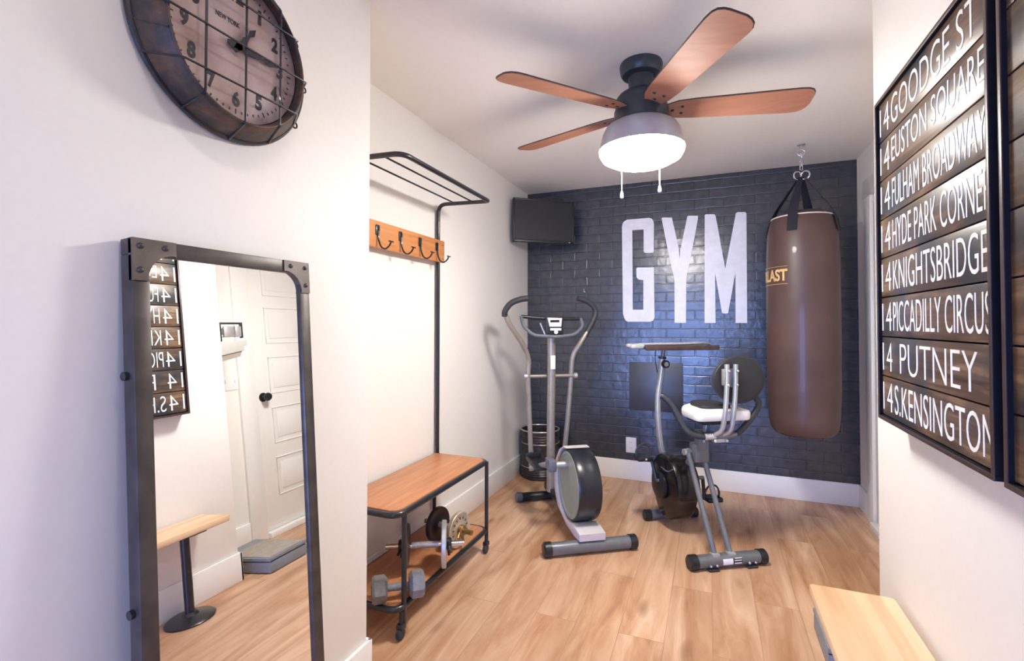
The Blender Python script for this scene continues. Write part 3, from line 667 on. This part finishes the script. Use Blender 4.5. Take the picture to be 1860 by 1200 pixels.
# ================================================================== TELEVISION
def build_tv():
    a = math.atan2(3.93-3.60, -1.06+1.47); c = ((-1.47-1.06)/2, (3.60+3.93)/2)
    t = thing('television', 'flat black television on a corner wall mount beside the left wall', 'television', (c[0], c[1], 1.94), a)
    w = 0.264; h = 0.355
    MB().box(-w, w, 0.0, 0.035, 0, h, 0.006).build('housing', 'black_plastic', t)
    m = MB(); m.box(-w, w, -0.012, 0.004, 0, 0.022, 0.003); m.box(-w, w, -0.012, 0.004, h-0.014, h, 0.003); m.box(-w, -w+0.014, -0.012, 0.004, 0, h, 0.003); m.box(w-0.014, w, -0.012, 0.004, 0, h, 0.003); m.build('bezel', 'black_plastic', t)
    MB().box(-w+0.012, w-0.012, -0.006, 0.002, 0.02, h-0.012).build('screen', 'screen_black', t)
    m = MB(); m.box(-0.06, 0.06, 0.034, 0.05, 0.12, 0.24, 0.003)
    inv = Matrix.Rotation(-a, 4, 'Z'); e = inv @ Vector((XL+0.012-c[0], 3.90-c[1], 0))
    m.tube([(0, 0.05, 0.18), (e.x, e.y, 0.18)], 0.014, 10)
    m.build('wall_mount', 'black_metal', t)
    MB().box(w-0.05, w-0.035, -0.0135, -0.0115, 0.008, 0.013).build('power_light', 'silver', t)
build_tv()
m = MB(); m.lathe([(0, 0), (0.006, 0), (0.006, 0.004), (0.0025, 0.005), (0.0025, 0.03), (0, 0.03)], 12, frameM((-0.997, YB, 1.55), (1, 0, 0), (0, 0, 1), (0, -1, 0))); m.tube([(-0.997, YB-0.028, 1.55), (-0.997, YB-0.032, 1.575)], 0.002, 6)
tag(m.build('wall_nail', 'silver'), 'small bent nail in the black brick wall above the elliptical trainer', 'nail')

# ================================================================== WIRE BIN
def build_bin():
    r = 0.158; h = 0.395; t = thing('metal_bin', 'round dark ribbed metal bin in corner behind elliptical trainer', 'bin', (-1.335, 3.875, 0))
    prof = [(0.0, 0.003), (r*0.97, 0.003), (r, 0.012)]
    for k in range(5): prof += [(r, 0.03+k*0.014), (r+0.004, 0.037+k*0.014)]
    prof += [(r, 0.11), (r, 0.27)]
    for k in range(5): prof += [(r, 0.28+k*0.02), (r+0.004, 0.29+k*0.02)]
    prof += [(r, h-0.004), (r+0.003, h), (r-0.004, h), (r-0.006, h-0.02), (r-0.008, 0.02), (0.0, 0.012)]
    MB().lathe(prof, 48).build('body', 'bin_metal', t)
    MB().torus((0, 0, h-0.002), r+0.001, 0.006, 'Z', 48, 8).build('rim', 'silver', t)
    MB().torus((0, 0, 0.29), r+0.003, 0.003, 'Z', 48, 8).build('band', 'silver', t)
    MB().torus((0, 0, 0.1), r+0.003, 0.003, 'Z', 48, 8).build('band', 'silver', t)
    MB().torus((0, 0, 0.012), r-0.004, 0.008, 'Z', 48, 8).build('foot_ring', 'black_metal', t)
build_bin()

# ================================================================== ELLIPTICAL TRAINER   x = right, y = away, z = up
def stabiliser(t, y, xa, xb, r, name, mat, caps='black_plastic', cap=0.045):
    MB().cyl((xa+cap*0.6, y, r), (xb-cap*0.6, y, r), r*0.88, seg=24).build(name, mat, t) if False else None
    o = MB().cyl((xa+cap*0.6, y, r), (xb-cap*0.6, y, r), r*0.88, seg=24).build(name, mat, t)
    for e, s_ in ((xa, 1), (xb, -1)):
        m = MB(); M = frameM((e, y, r), (0, 1, 0), (0, 0, 1), (s_, 0, 0))
        if s_ < 0: M = frameM((e, y, r), (0, 0, 1), (0, 1, 0), (-1, 0, 0))
        m.lathe([(0, 0.0), (r*0.8, 0.001), (r, 0.008), (r, cap), (r*0.88, cap+0.001)], 24, M, cap=False); m.build('end_cap', caps, o)
    return o
def build_elliptical():
    t = thing('elliptical_trainer', 'grey elliptical trainer with large black flywheel and curved swing arms', 'elliptical trainer', (-0.626, 2.682, 0), rad(34.054))
    stabiliser(t, 0.0, -0.275, 0.275, 0.040, 'near_stabiliser', 'grey_tube')
    stabiliser(t, 0.83, -0.25, 0.25, 0.034, 'far_stabiliser', 'black_plastic', 'grey_plastic')
    cw, cz, R = 0.19, 0.32, 0.203
    M = Matrix.Translation((0, cw, cz)) @ Matrix.Rotation(rad(90), 4, 'Y')
    MB().lathe([(R-0.02, -0.068), (R-0.004, -0.068), (R, -0.060), (R+0.001, -0.02), (R-0.0015, 0.0), (R+0.001, 0.02), (R, 0.060), (R-0.004, 0.068), (0.0, 0.068)], 72, M, cap=False).build('wheel_band', 'tyre_black', t)
    MB().lathe([(0.0, -0.058), (0.12, -0.060), (R-0.034, -0.062), (R-0.026, -0.070), (R-0.014, -0.070), (R-0.008, -0.064), (R-0.02, -0.05)], 64, M, cap=False).build('side_disc', 'disc_plastic', t)
    # fairing: crescent shroud under and beyond the wheel
    pts = [(-0.030, 0.078), (-0.036, 0.118), (0.045, 0.128)]
    for a in range(-118, 92, 12):
        pts.append((cw+0.210*math.cos(rad(a)), cz+0.210*math.sin(rad(a))))
    out = [(0.26, 0.532), (0.34, 0.495), (0.42, 0.41), (0.455, 0.33), (0.45, 0.22), (0.38, 0.13), (0.20, 0.078), (0.05, 0.070)]
    poly = [p for p in pts] + out
    MB().prism(poly, -0.078, 0.078, 'YZ', bev=0.006).build('fairing', 'fairing_plastic', t)
    MB().box(-0.032, 0.032, 0.40, 0.86, 0.075, 0.125, 0.006).build('frame_beam', 'black_plastic', t)
    # mast
    m = MB(); m.tube(smooth_path([(-0.022, 0.72, 0.10), (-0.022, 0.715, 0.5), (-0.022, 0.70, 0.9), (-0.025, 0.69, 1.19)], 6), 0.0285, 20)
    post = m.build('mast', 'taupe_tube', t)
    MB().box(-0.040, -0.006, 0.655, 0.664, 0.96, 1.055, 0.002).build('mast_sticker', 'white_plastic', post)
    m = MB(); m.cyl((-0.022, 0.68, 0.34), (-0.022, 0.65, 0.34), 0.012, seg=14); m.cyl((-0.022, 0.68, 0.29), (-0.022, 0.66, 0.29), 0.008, seg=12); m.build('adjustment_bolts', 'black_plastic', post)
    # console
    cn = MB(); cn.box(-0.075, 0.055, 0.655, 0.70, 1.175, 1.325, 0.015); con = cn.build('console', 'black_plastic', t)
    m = MB(); m.prism([(-0.065, 1.315), (0.040, 1.315), (0.034, 1.255), (-0.05, 1.255)], 0.646, 0.656, 'XZ', bev=0.002); m.build('display_bezel', 'display_face', con)
    MB().box(-0.046, 0.020, 0.643, 0.648, 1.285, 1.302, 0.002).build('display_screen', 'black_gloss', con)
    m = MB(); m.box(-0.045, 0.035, 0.646, 0.656, 1.228, 1.245, 0.003); m.lathe([(0, 0), (0.014, 0), (0.014, 0.008), (0, 0.008)], 16, frameM((-0.005, 0.647, 1.218), (1, 0, 0), (0, 0, 1), (0, -1, 0))); m.build('console_buttons', 'white_plastic', con)
    m = MB(); m.tube(rnd([(-0.24, 0.70, 1.325), (-0.235, 0.66, 1.26), (-0.17, 0.63, 1.195), (0.0, 0.62, 1.185), (0.13, 0.63, 1.20), (0.20, 0.66, 1.26), (0.195, 0.70, 1.31)], 0.04, 5), 0.012, 12)
    m.build('fixed_handlebar', 'grey_plastic', t)
    m = MB(); m.tube([(-0.24, 0.70, 1.325), (-0.07, 0.69, 1.312)], 0.012, 12); m.tube([(0.05, 0.69, 1.31), (0.185, 0.70, 1.31)], 0.011, 12); m.build('upper_crossbar', 'black_plastic', t)
    MB().tube([(-0.12, 0.64, 1.28), (-0.085, 0.63, 1.195)], 0.006, 8).build('console_cable', 'taupe_tube', t)
    MB().tube([(-0.205, 0.74, 0.905), (0.175, 0.74, 0.905)], 0.0125, 14).build('pivot_axle', 'taupe_tube', t)
    for x in (-0.198, 0.168):
        MB().cyl((x-0.012, 0.74, 0.905), (x+0.012, 0.74, 0.905), 0.020, seg=18).build('axle_cap', 'silver', t)
    # swing arms
    def arm(pts, grip):
        o = MB().tube(smooth_path(pts, 6), 0.0175, 14).build('swing_arm', 'taupe_tube', t)
        MB().tube(smooth_path(grip, 5), 0.0205, 14).build('foam_grip', 'dark_rubber', o)
    arm([(-0.150, 0.76, 0.24), (-0.165, 0.755, 0.60), (-0.180, 0.74, 0.90), (-0.180, 0.73, 1.03), (-0.235, 0.69, 1.14), (-0.325, 0.65, 1.26), (-0.365, 0.64, 1.34)],
        [(-0.368, 0.64, 1.325), (-0.365, 0.63, 1.365), (-0.325, 0.62, 1.415), (-0.262, 0.61, 1.440), (-0.215, 0.60, 1.447)])
    arm([(0.100, 0.78, 0.36), (0.125, 0.765, 0.65), (0.140, 0.75, 0.90), (0.150, 0.74, 1.04), (0.205, 0.73, 1.14), (0.290, 0.74, 1.27), (0.328, 0.75, 1.345)],
        [(0.210, 0.735, 1.145), (0.290, 0.74, 1.27), (0.326, 0.75, 1.345), (0.318, 0.75, 1.395), (0.270, 0.75, 1.435), (0.190, 0.75, 1.462)])
    # cranks, foot bars, pedals
    for s_, z0, yy, zz in ((-1, 0.425, 0.24, 0.24), (1, 0.30, 0.42, 0.36)):
        MB().cyl((s_*0.060, yy, z0), (s_*0.145, yy, z0), 0.019, seg=20).build('crank_axle', 'silver', t)
        b = MB().box(s_*0.155-0.024, s_*0.155+0.024, yy-0.03, yy+0.065, z0-0.035, z0+0.035, 0.008).build('crank_joint', 'grey_plastic', t)
        xe = -0.152 if s_ < 0 else 0.105
        MB().tube([(s_*0.155, yy+0.03, z0), (xe, 0.76, zz+0.02)], 0.018, 12).build('foot_bar', 'silver', t)
        py = 0.55; pz = z0+(zz-z0)*0.6+0.03
        px = s_*0.155
        m = MB(); m.box(px-0.055, px+0.055, py-0.13, py+0.13, pz-0.004, pz+0.014, 0.006); m.box(px-0.055, px+0.055, py+0.115, py+0.135, pz, pz+0.045, 0.006); m.box(px-0.057, px-0.045, py-0.12, py+0.12, pz, pz+0.03, 0.004)
        m.build('pedal', 'black_plastic', t)
build_elliptical()

# ================================================================== FOLDING EXERCISE BIKE
def build_bike():
    t = thing('folding_exercise_bike', 'folding exercise bike with white cushioned seat and tray in front of the black wall', 'exercise bike', (0.074, 2.805, 0), rad(32.192))
    nb = stabiliser(t, 0.0, -0.223, 0.223, 0.038, 'near_stabiliser', 'grey_tube')
    for x in (-0.10, 0.12):
        MB().box(x-0.03, x+0.03, -0.045, -0.02, 0.002, 0.010, 0.002).build('foot_pad', 'dark_rubber', nb)
        m = MB(); m.ball((x-0.015, -0.036, 0.026), 0.007, seg=10); m.ball((x+0.02, -0.036, 0.026), 0.006, seg=10); m.build('bolt', 'silver', nb)
    def sticker(a, b, mat, name):
        m = MB(); n = 5; V = []
        for i in range(n+1):
            th = rad(150+i*50/n); V.append([m.bm.verts.new((x, 0.0348*math.cos(th), 0.038+0.0348*math.sin(th))) for x in (a, b)])
        for i in range(n): m.bm.faces.new((V[i][0], V[i][1], V[i+1][1], V[i+1][0]))
        m.build(name, mat, nb)
    sticker(-0.045, 0.012, 'white_plastic', 'white_sticker'); sticker(0.015, 0.065, 'dark_rubber', 'black_sticker')
    for zz in (0.030, 0.044, 0.056):
        m = MB(); m.box(0.020, 0.060, -0.0365, -0.0345, zz, zz+0.004); m.build('sticker_print', 'white_plastic', nb)
    stabiliser(t, 0.635, -0.170, 0.205, 0.034, 'far_stabiliser', 'grey_tube')
    # twin near legs
    for xa, xb in ((-0.073, -0.060), (0.018, 0.028)):
        o = MB().tube([(xa, 0.0, 0.062), (xb, 0.29, 0.545)], 0.0150, 14).build('leg', 'grey_tube', t)
        MB().box(xa-0.02, xa+0.02, -0.022, 0.018, 0.060, 0.078, 0.004).build('weld_plate', 'silver', o)
    m = MB(); m.cyl((-0.085, 0.28, 0.530), (0.055, 0.28, 0.530), 0.016, seg=16); m.build('pivot_axle', 'grey_tube', t)
    MB().cyl((-0.090, 0.28, 0.530), (-0.076, 0.28, 0.530), 0.018, seg=16).build('pivot_bolt', 'silver', t)
    MB().box(-0.045, 0.040, 0.225, 0.295, 0.48, 0.585, 0.006).build('pivot_bracket', 'grey_tube', t)
    MB().tube([(0.0, 0.28, 0.53), (0.02, 0.48, 0.36)], 0.022, 14).build('lower_tube', 'grey_tube', t)
    MB().box(-0.035, 0.025, 0.20, 0.26, 0.55, 0.665, 0.006).build('seat_post', 'grey_tube', t)
    # flywheel housing
    hw, hz = 0.50, 0.265
    pts = []
    for a in range(0, 360, 10):
        c, s_ = math.cos(rad(a)), math.sin(rad(a)); rr = 0.185
        z = hz + s_*(0.20 if s_ > 0 else 0.205); y = hw + c*rr*(1.0 if s_ > -0.3 else 0.82)
        pts.append((y, z))
    hs = MB().prism(pts, -0.105, 0.055, 'YZ', bev=0.03).build('flywheel_housing', 'black_gloss', t)
    m = MB(); m.lathe([(0, 0), (0.075, 0), (0.085, -0.01), (0.085, -0.026), (0.070, -0.034), (0, -0.034)], 36, Matrix.Translation((-0.103, hw+0.02, hz)) @ Matrix.Rotation(rad(90), 4, 'Y')); m.build('side_cover', 'black_plastic', hs)
    MB().tube(smooth_path([(-0.104, hw-0.12, 0.40), (-0.106, hw-0.06, 0.37), (-0.106, hw+0.02, 0.375)], 5), 0.004, 6).build('housing_groove', 'grey_plastic', hs)
    # cranks and pedals
    MB().cyl((-0.15, hw, 0.30), (0.17, hw, 0.30), 0.012, seg=14).build('crank_axle', 'grey_tube', t)
    for s_, x, e in ((-1, -0.148, (0.05, 0.43)), (1, 0.165, (0.0, 0.165))):
        cr = MB().tube([(x, hw, 0.30), (x+s_*0.012, hw+e[0], e[1])], 0.011, 10).build('crank_arm', 'black_metal', t)
        px = x+s_*0.065; y = hw+e[0]; z = e[1]
        p = MB().box(px-0.050, px+0.050, y-0.045, y+0.045, z-0.014, z+0.014, 0.006).build('pedal', 'black_plastic', t)
        q = smooth_path([(px-0.046, y, z+0.005), (px-0.046, y, z+0.05), (px-0.01, y, z+0.085), (px+0.03, y, z+0.075), (px+0.048, y, z+0.04), (px+0.046, y, z+0.005)], 5)
        MB().tube(q, 0.006, 8).build('pedal_strap', 'dark_rubber', p)
        MB().ball((px, y-0.046, z), 0.007, seg=10).build('pedal_bolt', 'silver', p)
    # front post
    m = MB(); m.tube(smooth_path([(-0.005, 0.62, 0.36), (-0.045, 0.63, 0.45), (-0.068, 0.63, 0.62), (-0.070, 0.63, 0.80), (-0.050, 0.625, 0.95), (-0.045, 0.62, 1.045)], 6), 0.020, 16)
    po = m.build('front_post', 'light_tube', t)
    MB().tube([(-0.045, 0.62, 1.02), (-0.040, 0.61, 1.12)], 0.014, 14).build('inner_post', 'grey_tube', po)
    MB().cyl((-0.045, 0.62, 1.048), (-0.044, 0.62, 1.062), 0.026, seg=18).build('post_collar', 'black_plastic', po)
    m = MB(); m.lathe([(0, 0), (0.012, 0), (0.012, 0.012), (0.026, 0.014), (0.026, 0.032), (0.0, 0.034)], 20, frameM((-0.042, 0.604, 1.015), (1, 0, 0), (0, 0, 1), (0, -1, 0)))
    kn = m.build('tension_knob', 'black_plastic', po); MB().lathe([(0, 0), (0.015, 0), (0.015, 0.003), (0, 0.003)], 18, frameM((-0.042, 0.5705, 1.015), (1, 0, 0), (0, 0, 1), (0, -1, 0))).build('knob_disc', 'silver', kn)
    MB().tube(smooth_path([(-0.10, 0.60, 1.11), (-0.105, 0.60, 1.05), (-0.095, 0.60, 0.99), (-0.085, 0.61, 0.96)], 5), 0.003, 6).build('cable', 'black_plastic', po)
    for x in (-0.035, 0.015): MB().box(x-0.008, x+0.008, 0.585, 0.64, 0.345, 0.40, 0.004).build('post_clamp', 'silver', po)
    # tray on the handlebar
    tr = MB().box(-0.245, 0.245, 0.44, 0.70, 1.118, 1.136, 0.004).build('tray', 'dark_pad', t)
    MB().box(-0.245, 0.245, 0.430, 0.442, 1.112, 1.142, 0.003).build('tray_edge', 'frame_brown', tr)
    m = MB(); m.tube(smooth_path([(-0.34, 0.52, 1.140), (-0.20, 0.50, 1.148), (0.0, 0.49, 1.150), (0.15, 0.50, 1.153), (0.245, 0.54, 1.145)], 5), 0.008, 10); m.build('tray_rail', 'silver', tr)
    m = MB(); m.box(-0.325, -0.235, 0.47, 0.53, 1.122, 1.148, 0.008); m.box(-0.345, -0.30, 0.48, 0.52, 1.130, 1.152, 0.006); m.build('side_clamp', 'silver', tr)
    # seat
    st = MB(); st.prism([(p.x, p.y) for p in rnd([(-0.125, 0.07, 0), (0.215, 0.07, 0), (0.205, 0.27, 0), (0.11, 0.37, 0), (-0.02, 0.37, 0), (-0.115, 0.27, 0)], 0.05, 6, closed=True)], 0.742, 0.800, 'XY', bev=0.018)
    st.build('seat_cushion', 'cream_foam', t)
    st = MB(); st.prism([(p.x, p.y) for p in rnd([(-0.05, 0.14, 0), (0.14, 0.14, 0), (0.13, 0.30, 0), (0.07, 0.35, 0), (0.01, 0.35, 0), (-0.04, 0.30, 0)], 0.05, 6, closed=True)], 0.795, 0.822, 'XY', bev=0.010)
    st.build('seat_top', 'dark_pad', t)
    MB().box(-0.06, 0.13, 0.12, 0.30, 0.715, 0.748, 0.008).build('seat_plate', 'black_plastic', t)
    MB().tube([(0.0, 0.21, 0.60), (0.02, 0.21, 0.73)], 0.020, 14).build('seat_tube', 'grey_tube', t)
    # backrest bracket
    for x in (0.040, 0.092):
        o = MB().tube(smooth_path([(x-0.045, 0.10, 0.665), (x-0.020, 0.07, 0.70), (x-0.010, 0.055, 0.80), (x, 0.055, 0.92), (x+0.006, 0.060, 1.055)], 6), 0.0135, 12).build('backrest_tube', 'light_tube', t)
        m = MB(); m.ball((x+0.006, 0.042, 1.02), 0.0085, seg=10); m.ball((x, 0.039, 0.945), 0.0085, seg=10); m.build('bolt', 'chrome', o)
    MB().box(0.035, 0.102, 0.064, 0.078, 0.93, 1.03, 0.003).build('backrest_plate', 'grey_tube', t)
    MB().box(0.02, 0.036, 0.05, 0.075, 0.94, 1.03, 0.004).build('backrest_clip', 'light_tube', t)
    m = MB(); m.lathe([(0, 0.0), (0.12, 0.0), (0.155, 0.008), (0.165, 0.022), (0.155, 0.038), (0.10, 0.046), (0, 0.046)], 48, frameM((0.145, 0.085, 0.965), (1, 0, 0), (0, 0, 1), (0, 1, 0)), squash=(0.98, 0.80)); m.build('backrest', 'dark_pad', t)
    MB().tube([(0.145+0.156*math.cos(2*PI*k/48), 0.104, 0.965+0.127*math.sin(2*PI*k/48)) for k in range(48)], 0.0065, 8, closed=True).build('backrest_piping', 'dark_rubber', t)
    # side handles loop
    lp = [(-0.262, 0.22, 0.868), (-0.245, 0.21, 0.862), (-0.205, 0.19, 0.815), (-0.165, 0.16, 0.72), (-0.125, 0.13, 0.668), (-0.05, 0.11, 0.655), (0.02, 0.10, 0.655), (0.12, 0.11, 0.660), (0.19, 0.12, 0.70), (0.265, 0.13, 0.775), (0.295, 0.14, 0.83), (0.27, 0.17, 0.875), (0.225, 0.19, 0.892)]
    P = smooth_path(lp, 5); hb = MB().tube(P, 0.0125, 12).build('handle_loop', 'grey_tube', t)
    MB().tube(P[0:26], 0.0175, 12).build('left_foam_grip', 'dark_rubber', hb); MB().tube(P[36:], 0.0170, 12).build('right_foam_grip', 'dark_rubber', hb)
    m = MB(); m.cyl((-0.06, 0.11, 0.656), (0.0, 0.105, 0.655), 0.017, seg=16)
    for k in range(5): m.torus((-0.055+k*0.012, 0.108, 0.656), 0.0175, 0.0025, 'X', 16, 5)
    m.build('spring_clamp', 'silver', hb)
    m = MB(); m.box(-0.01, 0.07, 0.09, 0.125, 0.625, 0.645, 0.004); m.ball((-0.01, 0.085, 0.635), 0.009, seg=10); m.ball((0.06, 0.085, 0.635), 0.009, seg=10); m.build('clamp_bolts', 'silver', hb)
    MB().box(-0.045, 0.055, 0.10, 0.245, 0.635, 0.66, 0.005).build('handle_bracket', 'black_plastic', t)
build_bike()

# ================================================================== PUNCHING BAG
def build_bag():
    bx, by = 0.549, 3.59
    t = thing('punching_bag', 'brown leather punching bag hanging from the ceiling in front of the black brick wall', 'punching bag', (bx, by, 0.56))
    r = 0.205; hgt = 1.40
    prof = [(0, 0.0), (0.10, 0.004), (0.165, 0.022), (0.190, 0.055), (r-0.006, 0.12), (r, 0.30), (r+0.003, 0.7), (r, 1.15), (r-0.006, 1.30), (0.185, 1.365), (0.175, 1.395), (0.168, 1.402), (0.12, 1.432), (0.0, 1.440)]
    m = MB(); m.lathe(prof, 64); m.build('bag_body', 'brown_leather', t)
    MB().torus((0, 0, 1.398), 0.174, 0.0042, 'Z', 64, 8).build('top_piping', 'seam_white', t)
    MB().torus((0, 0, 0.012), 0.140, 0.003, 'Z', 64, 8).build('bottom_piping', 'brown_leather', t)
    m = MB(); m.box(-0.002, 0.002, r+0.0, r+0.004, 0.1, 1.33); m.build('side_seam', 'brown_leather', t)
    # webbing straps to the ring
    zr = 1.665
    for a in (-114, -24, 66, 156):
        c, s_ = math.cos(rad(a)), math.sin(rad(a)); tx, ty = -s_, c
        pts = [(0.207, 1.295), (0.196, 1.35), (0.181, 1.400), (0.145, 1.47), (0.012, zr)]
        m = MB(); V = []
        for i, (rr, z) in enumerate(pts):
            w = 0.027 if i < 4 else 0.014
            V.append([m.bm.verts.new(((rr+k)*c+w*e*tx, (rr+k)*s_+w*e*ty, z)) for k in (0.0, 0.004) for e in (-1, 1)])
        for A, B in zip(V, V[1:]):
            for i, j in ((0, 1), (1, 3), (3, 2), (2, 0)): m.bm.faces.new((A[i], A[j], B[j], B[i]))
        m.bm.faces.new([V[0][i] for i in (0, 1, 3, 2)]); m.bm.faces.new([V[-1][i] for i in (0, 1, 3, 2)])
        m.build('strap', 'webbing', t)
    # rings
    m = MB()
    for dx, rot in ((-0.022, 30), (0.022, -30)): m.torus((0, 0, 0), 0.026, 0.0048, 'Y', 24, 8, M=Matrix.Translation((dx, 0, zr+0.012)) @ Matrix.Rotation(rad(rot), 4, 'Z'))
    m.build('ring_pair', 'chrome', t)
    # chain up to the ceiling
    top = H-0.56; z = zr+0.045; k = 0
    m = MB()
    while z < top-0.075:
        L = 0.034; q = [(-0.008, 0, 0), (-0.008, 0, L), (0.008, 0, L), (0.008, 0, 0)]
        q = rnd(q, 0.0078, 4, closed=True); Mx = Matrix.Translation((0, 0, z)) @ Matrix.Rotation(rad(90*(k % 2)+20), 4, 'Z')
        m.tube([Mx @ p for p in q], 0.0032, 6, closed=True); z += L*0.78; k += 1
    m.build('chain', 'chrome', t)
    m = MB(); m.torus((0, 0, top-0.055), 0.020, 0.0042, 'Y', 24, 8); m.lathe([(0, 0), (0.024, 0), (0.024, -0.006), (0.006, -0.010), (0.006, -0.036), (0, -0.036)], 20, Matrix.Translation((0, 0, top))); m.build('ceiling_hook', 'silver', t)
    # EVERLAST print, wrapped on the cylinder
    w, h = 0.34, 0.075; ce = rad(-128)   # right end of the word near this angle
    end = rad(-121)
    def wrap(off, rr):
        def fn(co):
            a = end - (w-co.x-off)/rr; z = co.y; R = rr+co.z; return Vector((R*math.cos(a), R*math.sin(a), z))
        return fn
    text_obj('print_name', 'EVERLAST', w, h, Matrix.Translation((0, 0, 0.985)), 'gold_print', t, 0.03, 0.0012, wrap(0, r+0.0025))
    pm = MB(); V = []
    for i in range(17):
        a = end+rad(5) - i*(w+0.04)/r/16; V.append([pm.bm.verts.new(((r+0.0022)*math.cos(a), (r+0.0022)*math.sin(a), z)) for z in (0.972, 1.074)])
    for A, B in zip(V, V[1:]): pm.bm.faces.new((A[0], A[1], B[1], B[0]))
    if False: pm.build('print_patch', 'orange_print', t)
    else: pm.bm.free()
    for zz in (0.966, 1.076):
        p = [((r+0.003)*math.cos(end-i*w/r/20), (r+0.003)*math.sin(end-i*w/r/20), zz) for i in range(21)]; MB().tube(p, 0.0016, 5).build('print_line', 'gold_print', t)
build_bag()

# ================================================================== PINE BENCH on pedestals, right wall
def build_bench():
    x0, x1, y0, y1 = 0.284, 0.508, -0.35, 1.80; zt = 0.451
    t = thing('pine_bench', 'narrow pale pine bench along right wall on black round pedestals', 'bench', ((x0+x1)/2, (y0+y1)/2, 0))
    ox, oy, _ = t.location
    p = rnd([(x0-ox, y0-oy, 0), (x1-ox, y0-oy, 0), (x1-ox, y1-oy, 0), (x0-ox, y1-oy, 0)], 0.016, 5, closed=True)
    MB().prism([(q.x, q.y) for q in p], zt-0.030, zt, 'XY', bev=0.006).build('bench_top', 'pine', t)
    for y in (1.63, 0.0):
        m = MB(); m.lathe([(0, 0.0), (0.108, 0.0), (0.110, 0.006), (0.100, 0.014), (0.040, 0.026), (0.030, 0.040), (0, 0.040)], 40, Matrix.Translation((0.398-ox, y-oy, 0.0005))); b = m.build('pedestal_base', 'black_metal', t)
        MB().cyl((0.398-ox, y-oy, 0.03), (0.398-ox, y-oy, zt-0.034), 0.021, seg=24).build('pedestal_column', 'black_metal', t)
        MB().box(0.30-ox, 0.49-ox, y-0.05-oy, y+0.05-oy, zt-0.038, zt-0.029, 0.002).build('mounting_plate', 'black_metal', t)
build_bench()

# ================================================================== BALANCE SCALE behind the right wall corner
def build_scale():
    t = thing('balance_scale', 'grey upright balance beam weighing scale beside the white door, seen in the mirror', 'scale', (0.60, 2.26, 0))
    ox, oy = 0.60, 2.26
    m = MB(); m.prism([(0.392-ox, 2.10-oy), (0.80-ox, 2.06-oy), (0.80-ox, 2.34-oy), (0.392-ox, 2.37-oy)], 0.004, 0.064, 'XY', bev=0.004); m.build('platform_base', 'scale_grey', t)
    m = MB(); m.prism([(0.396-ox, 2.104-oy), (0.796-ox, 2.064-oy), (0.796-ox, 2.336-oy), (0.396-ox, 2.366-oy)], 0.060, 0.074, 'XY'); m.build('platform_gap', 'black_plastic', t)
    m = MB(); m.prism([(0.390-ox, 2.098-oy), (0.802-ox, 2.058-oy), (0.802-ox, 2.342-oy), (0.390-ox, 2.372-oy)], 0.070, 0.090, 'XY', bev=0.003); m.build('platform', 'scale_grey', t)
    m = MB(); m.prism([(0.400-ox, 2.108-oy), (0.70-ox, 2.078-oy), (0.70-ox, 2.338-oy), (0.400-ox, 2.362-oy)], 0.089, 0.094, 'XY'); m.build('tread_mat', 'scale_mat', t)
    MB().box(0.70-ox, 0.76-ox, 2.055-oy, 2.095-oy, 0.08, 1.30, 0.006).build('column', 'scale_light', t)
    m = MB(); m.prism([(2.06-oy, 1.30), (2.28-oy, 1.335), (2.285-oy, 1.37), (2.305-oy, 1.37), (2.305-oy, 1.405), (2.06-oy, 1.395)], 0.68-ox, 0.76-ox, 'YZ', bev=0.003); hd = m.build('head', 'scale_light', t)
    MB().prism([(2.07-oy, 1.262), (2.255-oy, 1.298), (2.27-oy, 1.333), (2.07-oy, 1.303)], 0.69-ox, 0.75-ox, 'YZ').build('head_base', 'scale_mat', t)
    m = MB(); m.box(0.705-ox, 0.715-ox, 2.12-oy, 2.300-oy, 1.512, 1.524, 0.002); m.box(0.70-ox, 0.72-ox, 2.125-oy, 2.145-oy, 1.40, 1.524, 0.003); m.box(0.70-ox, 0.72-ox, 2.283-oy, 2.297-oy, 1.42, 1.524, 0.003); m.build('beam_frame', 'black_metal', t)
    for z in (1.485, 1.43): MB().box(0.704-ox, 0.712-ox, 2.14-oy, 2.29-oy, z, z+0.012, 0.001).build('beam', 'silver', t)
    for y0_, y1_ in ((2.155, 2.215), (2.235, 2.278)): MB().box(0.69-ox, 0.725-ox, y0_-oy, y1_-oy, 1.428, 1.497, 0.004).build('poise_weight', 'silver', t)
build_scale()
